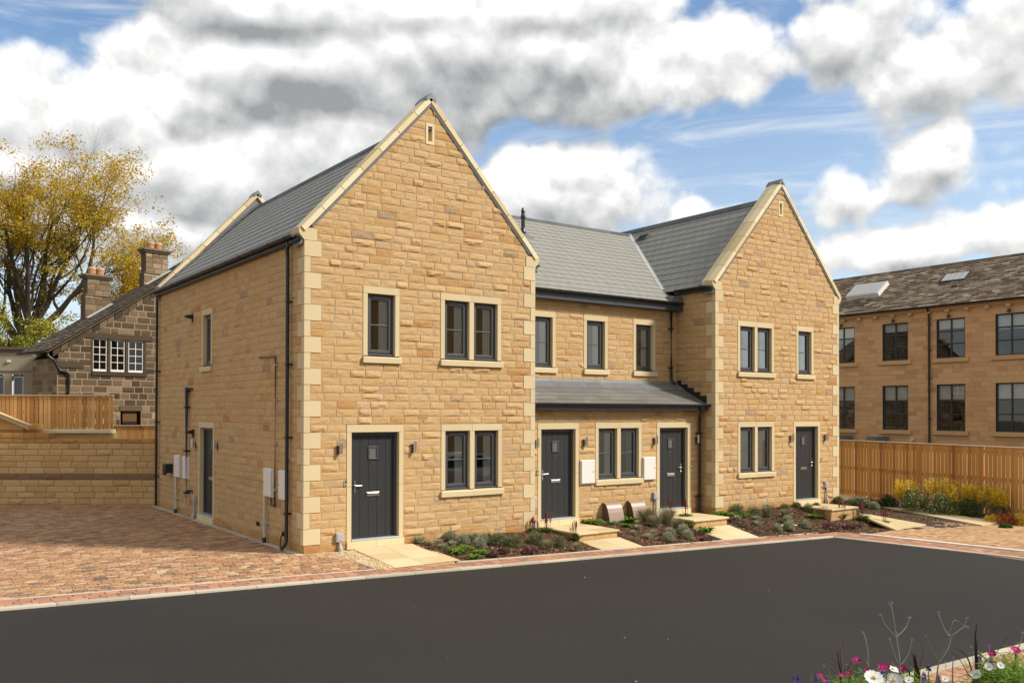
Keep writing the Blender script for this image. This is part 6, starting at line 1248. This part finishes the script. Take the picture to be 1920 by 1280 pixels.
# ------------------------------------------------------------------ camera
sc=S
cam=bpy.data.cameras.new('camera'); co=bpy.data.objects.new('camera',cam); C.objects.link(co)
yaw,pit,rol=.6265,.0104,.0021
f=np.array([math.sin(yaw)*math.cos(pit),math.cos(yaw)*math.cos(pit),math.sin(pit)]); r=np.array([math.cos(yaw),-math.sin(yaw),0]); u=np.cross(r,f)
r2=math.cos(rol)*r+math.sin(rol)*u; u2=-math.sin(rol)*r+math.cos(rol)*u
from mathutils import Matrix
co.matrix_world=Matrix(((r2[0],u2[0],-f[0],-6.594),(r2[1],u2[1],-f[1],-15.717),(r2[2],u2[2],-f[2],2.509),(0,0,0,1)))
cam.sensor_width=36; cam.lens=36*1670.4/1920; cam.shift_y=(753.7-640)/1920; cam.clip_start=.1; cam.clip_end=2000
sc.camera=co
# ------------------------------------------------------------------ sun and sky
SUN_EL,SUN_AZ=R(40),R(137)      # azimuth from +y clockwise: front right of the houses
sd=Vector((math.sin(SUN_AZ)*math.cos(SUN_EL),math.cos(SUN_AZ)*math.cos(SUN_EL),math.sin(SUN_EL)))
su=bpy.data.lights.new('sun','SUN'); su.energy=3.3; su.angle=R(8); su.color=(1,.93,.82)
so=bpy.data.objects.new('sun',su); C.objects.link(so); so.rotation_euler=sd.to_track_quat('Z','Y').to_euler(); so.location=(20,-30,40)
w=bpy.data.worlds.new('World'); sc.world=w; w.use_nodes=True; nt=w.node_tree; nt.nodes.clear()
out=N(nt,'ShaderNodeOutputWorld'); bg=N(nt,'ShaderNodeBackground'); bg.inputs[1].default_value=.09; L(nt,bg.outputs[0],out.inputs[0])
sky=N(nt,'ShaderNodeTexSky',sky_type='NISHITA'); sky.sun_disc=False; sky.sun_elevation=SUN_EL; sky.sun_rotation=SUN_AZ; sky.air_density=1.0; sky.dust_density=.6; sky.ozone_density=2.0
tc=N(nt,"ShaderNodeTexCoord")
def Mth(op,a,b=None,c=None,clamp=False):
    n=N(nt,'ShaderNodeMath',operation=op,use_clamp=clamp)
    for i,v in enumerate((a,b,c)):
        if v is None: continue
        if isinstance(v,(int,float)): n.inputs[i].default_value=v
        else: L(nt,v,n.inputs[i])
    return n.outputs[0]
def rng(v,a,b,c=0.0,d=1.0,smooth=True):
    n=N(nt,'ShaderNodeMapRange',interpolation_type='SMOOTHSTEP' if smooth else 'LINEAR'); L(nt,v,n.inputs[0])
    for i,q in enumerate((a,b,c,d)): n.inputs[i+1].default_value=q
    return n.outputs[0]
V0=tc.outputs['Generated']
def shift(d):
    n=N(nt,'ShaderNodeVectorMath',operation='ADD'); L(nt,V0,n.inputs[0]); n.inputs[1].default_value=d
    q=N(nt,'ShaderNodeVectorMath',operation='NORMALIZE'); L(nt,n.outputs[0],q.inputs[0]); return q.outputs[0]
def noise(vec,scale,det,rough=.55,off=(0,0,0),st=(1,1,1),dist=0):
    mp=N(nt,'ShaderNodeMapping'); mp.inputs['Location'].default_value=off; mp.inputs['Scale'].default_value=st; L(nt,vec,mp.inputs[0])
    n=N(nt,'ShaderNodeTexNoise',i_Scale=scale,i_Detail=det,i_Roughness=rough,i_Distortion=dist); L(nt,mp.outputs[0],n.inputs['Vector']); return n.outputs['Fac']
def blobs(B,a_,e_):
    acc=None
    for (a0,e0,ra,re) in B:
        x=Mth('MULTIPLY',Mth('SUBTRACT',a_,a0),1/ra); y=Mth('MULTIPLY',Mth('SUBTRACT',e_,e0),1/re)
        q=Mth('SUBTRACT',1.0,Mth('SQRT',Mth('MULTIPLY_ADD',x,x,Mth('MULTIPLY',y,y))))
        q=Mth('MULTIPLY',q,math.sqrt(ra*re)/.06)
        acc=q if acc is None else Mth('MAXIMUM',acc,q)
    return acc
def field(vec,grey=False):
    s_=N(nt,'ShaderNodeSeparateXYZ'); L(nt,vec,s_.inputs[0])
    az=Mth('ARCTAN2',s_.outputs[0],s_.outputs[1]); el=Mth('ARCSINE',s_.outputs[2])
    nA=noise(vec,6,4,.5,(3,1,2),(1,1,1.4)); nB=noise(vec,6,4,.5,(9,5,7),(1,1,1.4))
    waz=Mth('MULTIPLY_ADD',Mth('SUBTRACT',nA,.5),.09,az); wel=Mth('MULTIPLY_ADD',Mth('SUBTRACT',nB,.5),.07,el)
    # billows: rounded cells of several sizes plus fine fractal noise
    bil=None
    for sc_,am in ((13,.46),(31,.26)):
        n=N(nt,'ShaderNodeTexVoronoi',feature='F1'); n.inputs['Scale'].default_value=sc_
        vv=N(nt,'ShaderNodeVectorMath',operation='MULTIPLY_ADD'); nz_=N(nt,'ShaderNodeTexNoise',i_Scale=sc_*.8,i_Detail=2.0); L(nt,vec,nz_.inputs['Vector']); L(nt,nz_.outputs['Color'],vv.inputs[0]); vv.inputs[1].default_value=(.9/sc_,)*3; L(nt,vec,vv.inputs[2]); L(nt,vv.outputs[0],n.inputs['Vector'])
        t=Mth('MULTIPLY',Mth('SUBTRACT',.42,n.outputs['Distance']),am*1.7); bil=t if bil is None else Mth('ADD',bil,t)
    nC=noise(vec,34,6,.64,(1,8,3)); bil=Mth('ADD',bil,Mth('MULTIPLY',Mth('SUBTRACT',nC,.5),.50))
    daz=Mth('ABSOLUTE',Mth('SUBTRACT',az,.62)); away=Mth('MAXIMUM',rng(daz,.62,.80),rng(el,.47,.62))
    gen=Mth('MULTIPLY',Mth('SUBTRACT',noise(vec,2.6,4,.5,(2,6,4),(1,1,2.2)),.48),5.0)
    wd=Mth('ADD',Mth('MULTIPLY',blobs(WB,waz,wel),Mth('SUBTRACT',1.0,away)),Mth('MULTIPLY',gen,away))
    return Mth('ADD',wd,bil),az,el,waz,wel,away,nC,nA
D0,az,el,waz,wel,away,nC,nA=field(shift((0,0,0)))
D1=field(shift((-.006,-.004,.017)))[0]
gd=blobs(GB,waz,wel)
wa=rng(D0,-.42,.08)
lit=Mth('MULTIPLY_ADD',Mth('SUBTRACT',D0,D1),.80,.76)
ga=rng(Mth('MULTIPLY_ADD',Mth('SUBTRACT',nC,.5),.7,gd),-.8,1.2)
lit=Mth('MULTIPLY_ADD',Mth('SUBTRACT',nA,.5),.75,lit)
lit=Mth('MULTIPLY_ADD',Mth('SUBTRACT',nC,.5),.42,lit)      # fine mottling
lit=Mth('SUBTRACT',lit,Mth('MULTIPLY',ga,.30))             # heavy grey undersides
lit=Mth('SUBTRACT',lit,Mth('MULTIPLY',rng(D0,.2,2.0),.20),clamp=True)   # thick cloud lets less light through
cir=Mth('MULTIPLY',rng(noise(V0,5,8,.62,(7,3,1),(1,1,6),1.2),.42,.80),.60)
hz=rng(el,.0,.36,.66,.0,False)
def mix(fac,a,b):
    n=N(nt,'ShaderNodeMix',data_type='RGBA'); L(nt,fac,n.inputs[0])
    for i,v in ((6,a),(7,b)):
        if isinstance(v,tuple): n.inputs[i].default_value=(*v,1)
        else: L(nt,v,n.inputs[i])
    return n.outputs[2]
SKYG=N(nt,'ShaderNodeMix',data_type='RGBA',blend_type='MULTIPLY'); SKYG.inputs[0].default_value=1; L(nt,sky.outputs[0],SKYG.inputs[6]); SKYG.inputs[7].default_value=(1.1,1.16,1.18,1)
c=mix(cir,SKYG.outputs[2],(6.4,6.6,6.8))
c=mix(hz,c,(5.7,6.2,6.7))
cr=ramp(nt,[(0,(.25,.265,.272)),(.25,(.37,.38,.385)),(.5,(.50,.505,.505)),(.75,(.645,.645,.64)),(1,(.83,.82,.80))]); L(nt,lit,cr.inputs[0])
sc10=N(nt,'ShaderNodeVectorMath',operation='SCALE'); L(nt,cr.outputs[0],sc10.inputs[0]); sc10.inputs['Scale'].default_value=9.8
wb_=mix(away,sc10.outputs[0],(5.9,5.65,5.2))  # unseen clouds outside the frame get a flat warm tone, tuned as fill light
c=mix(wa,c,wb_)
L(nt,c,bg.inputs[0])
# ------------------------------------------------------------------ render settings
sc.render.engine='CYCLES'; sc.cycles.use_denoising=True
sc.view_settings.view_transform='Standard'; sc.view_settings.look='None'; sc.view_settings.exposure=.66; sc.view_settings.gamma=1
sc.cycles.max_bounces=8; sc.cycles.transparent_max_bounces=12; sc.cycles.diffuse_bounces=3
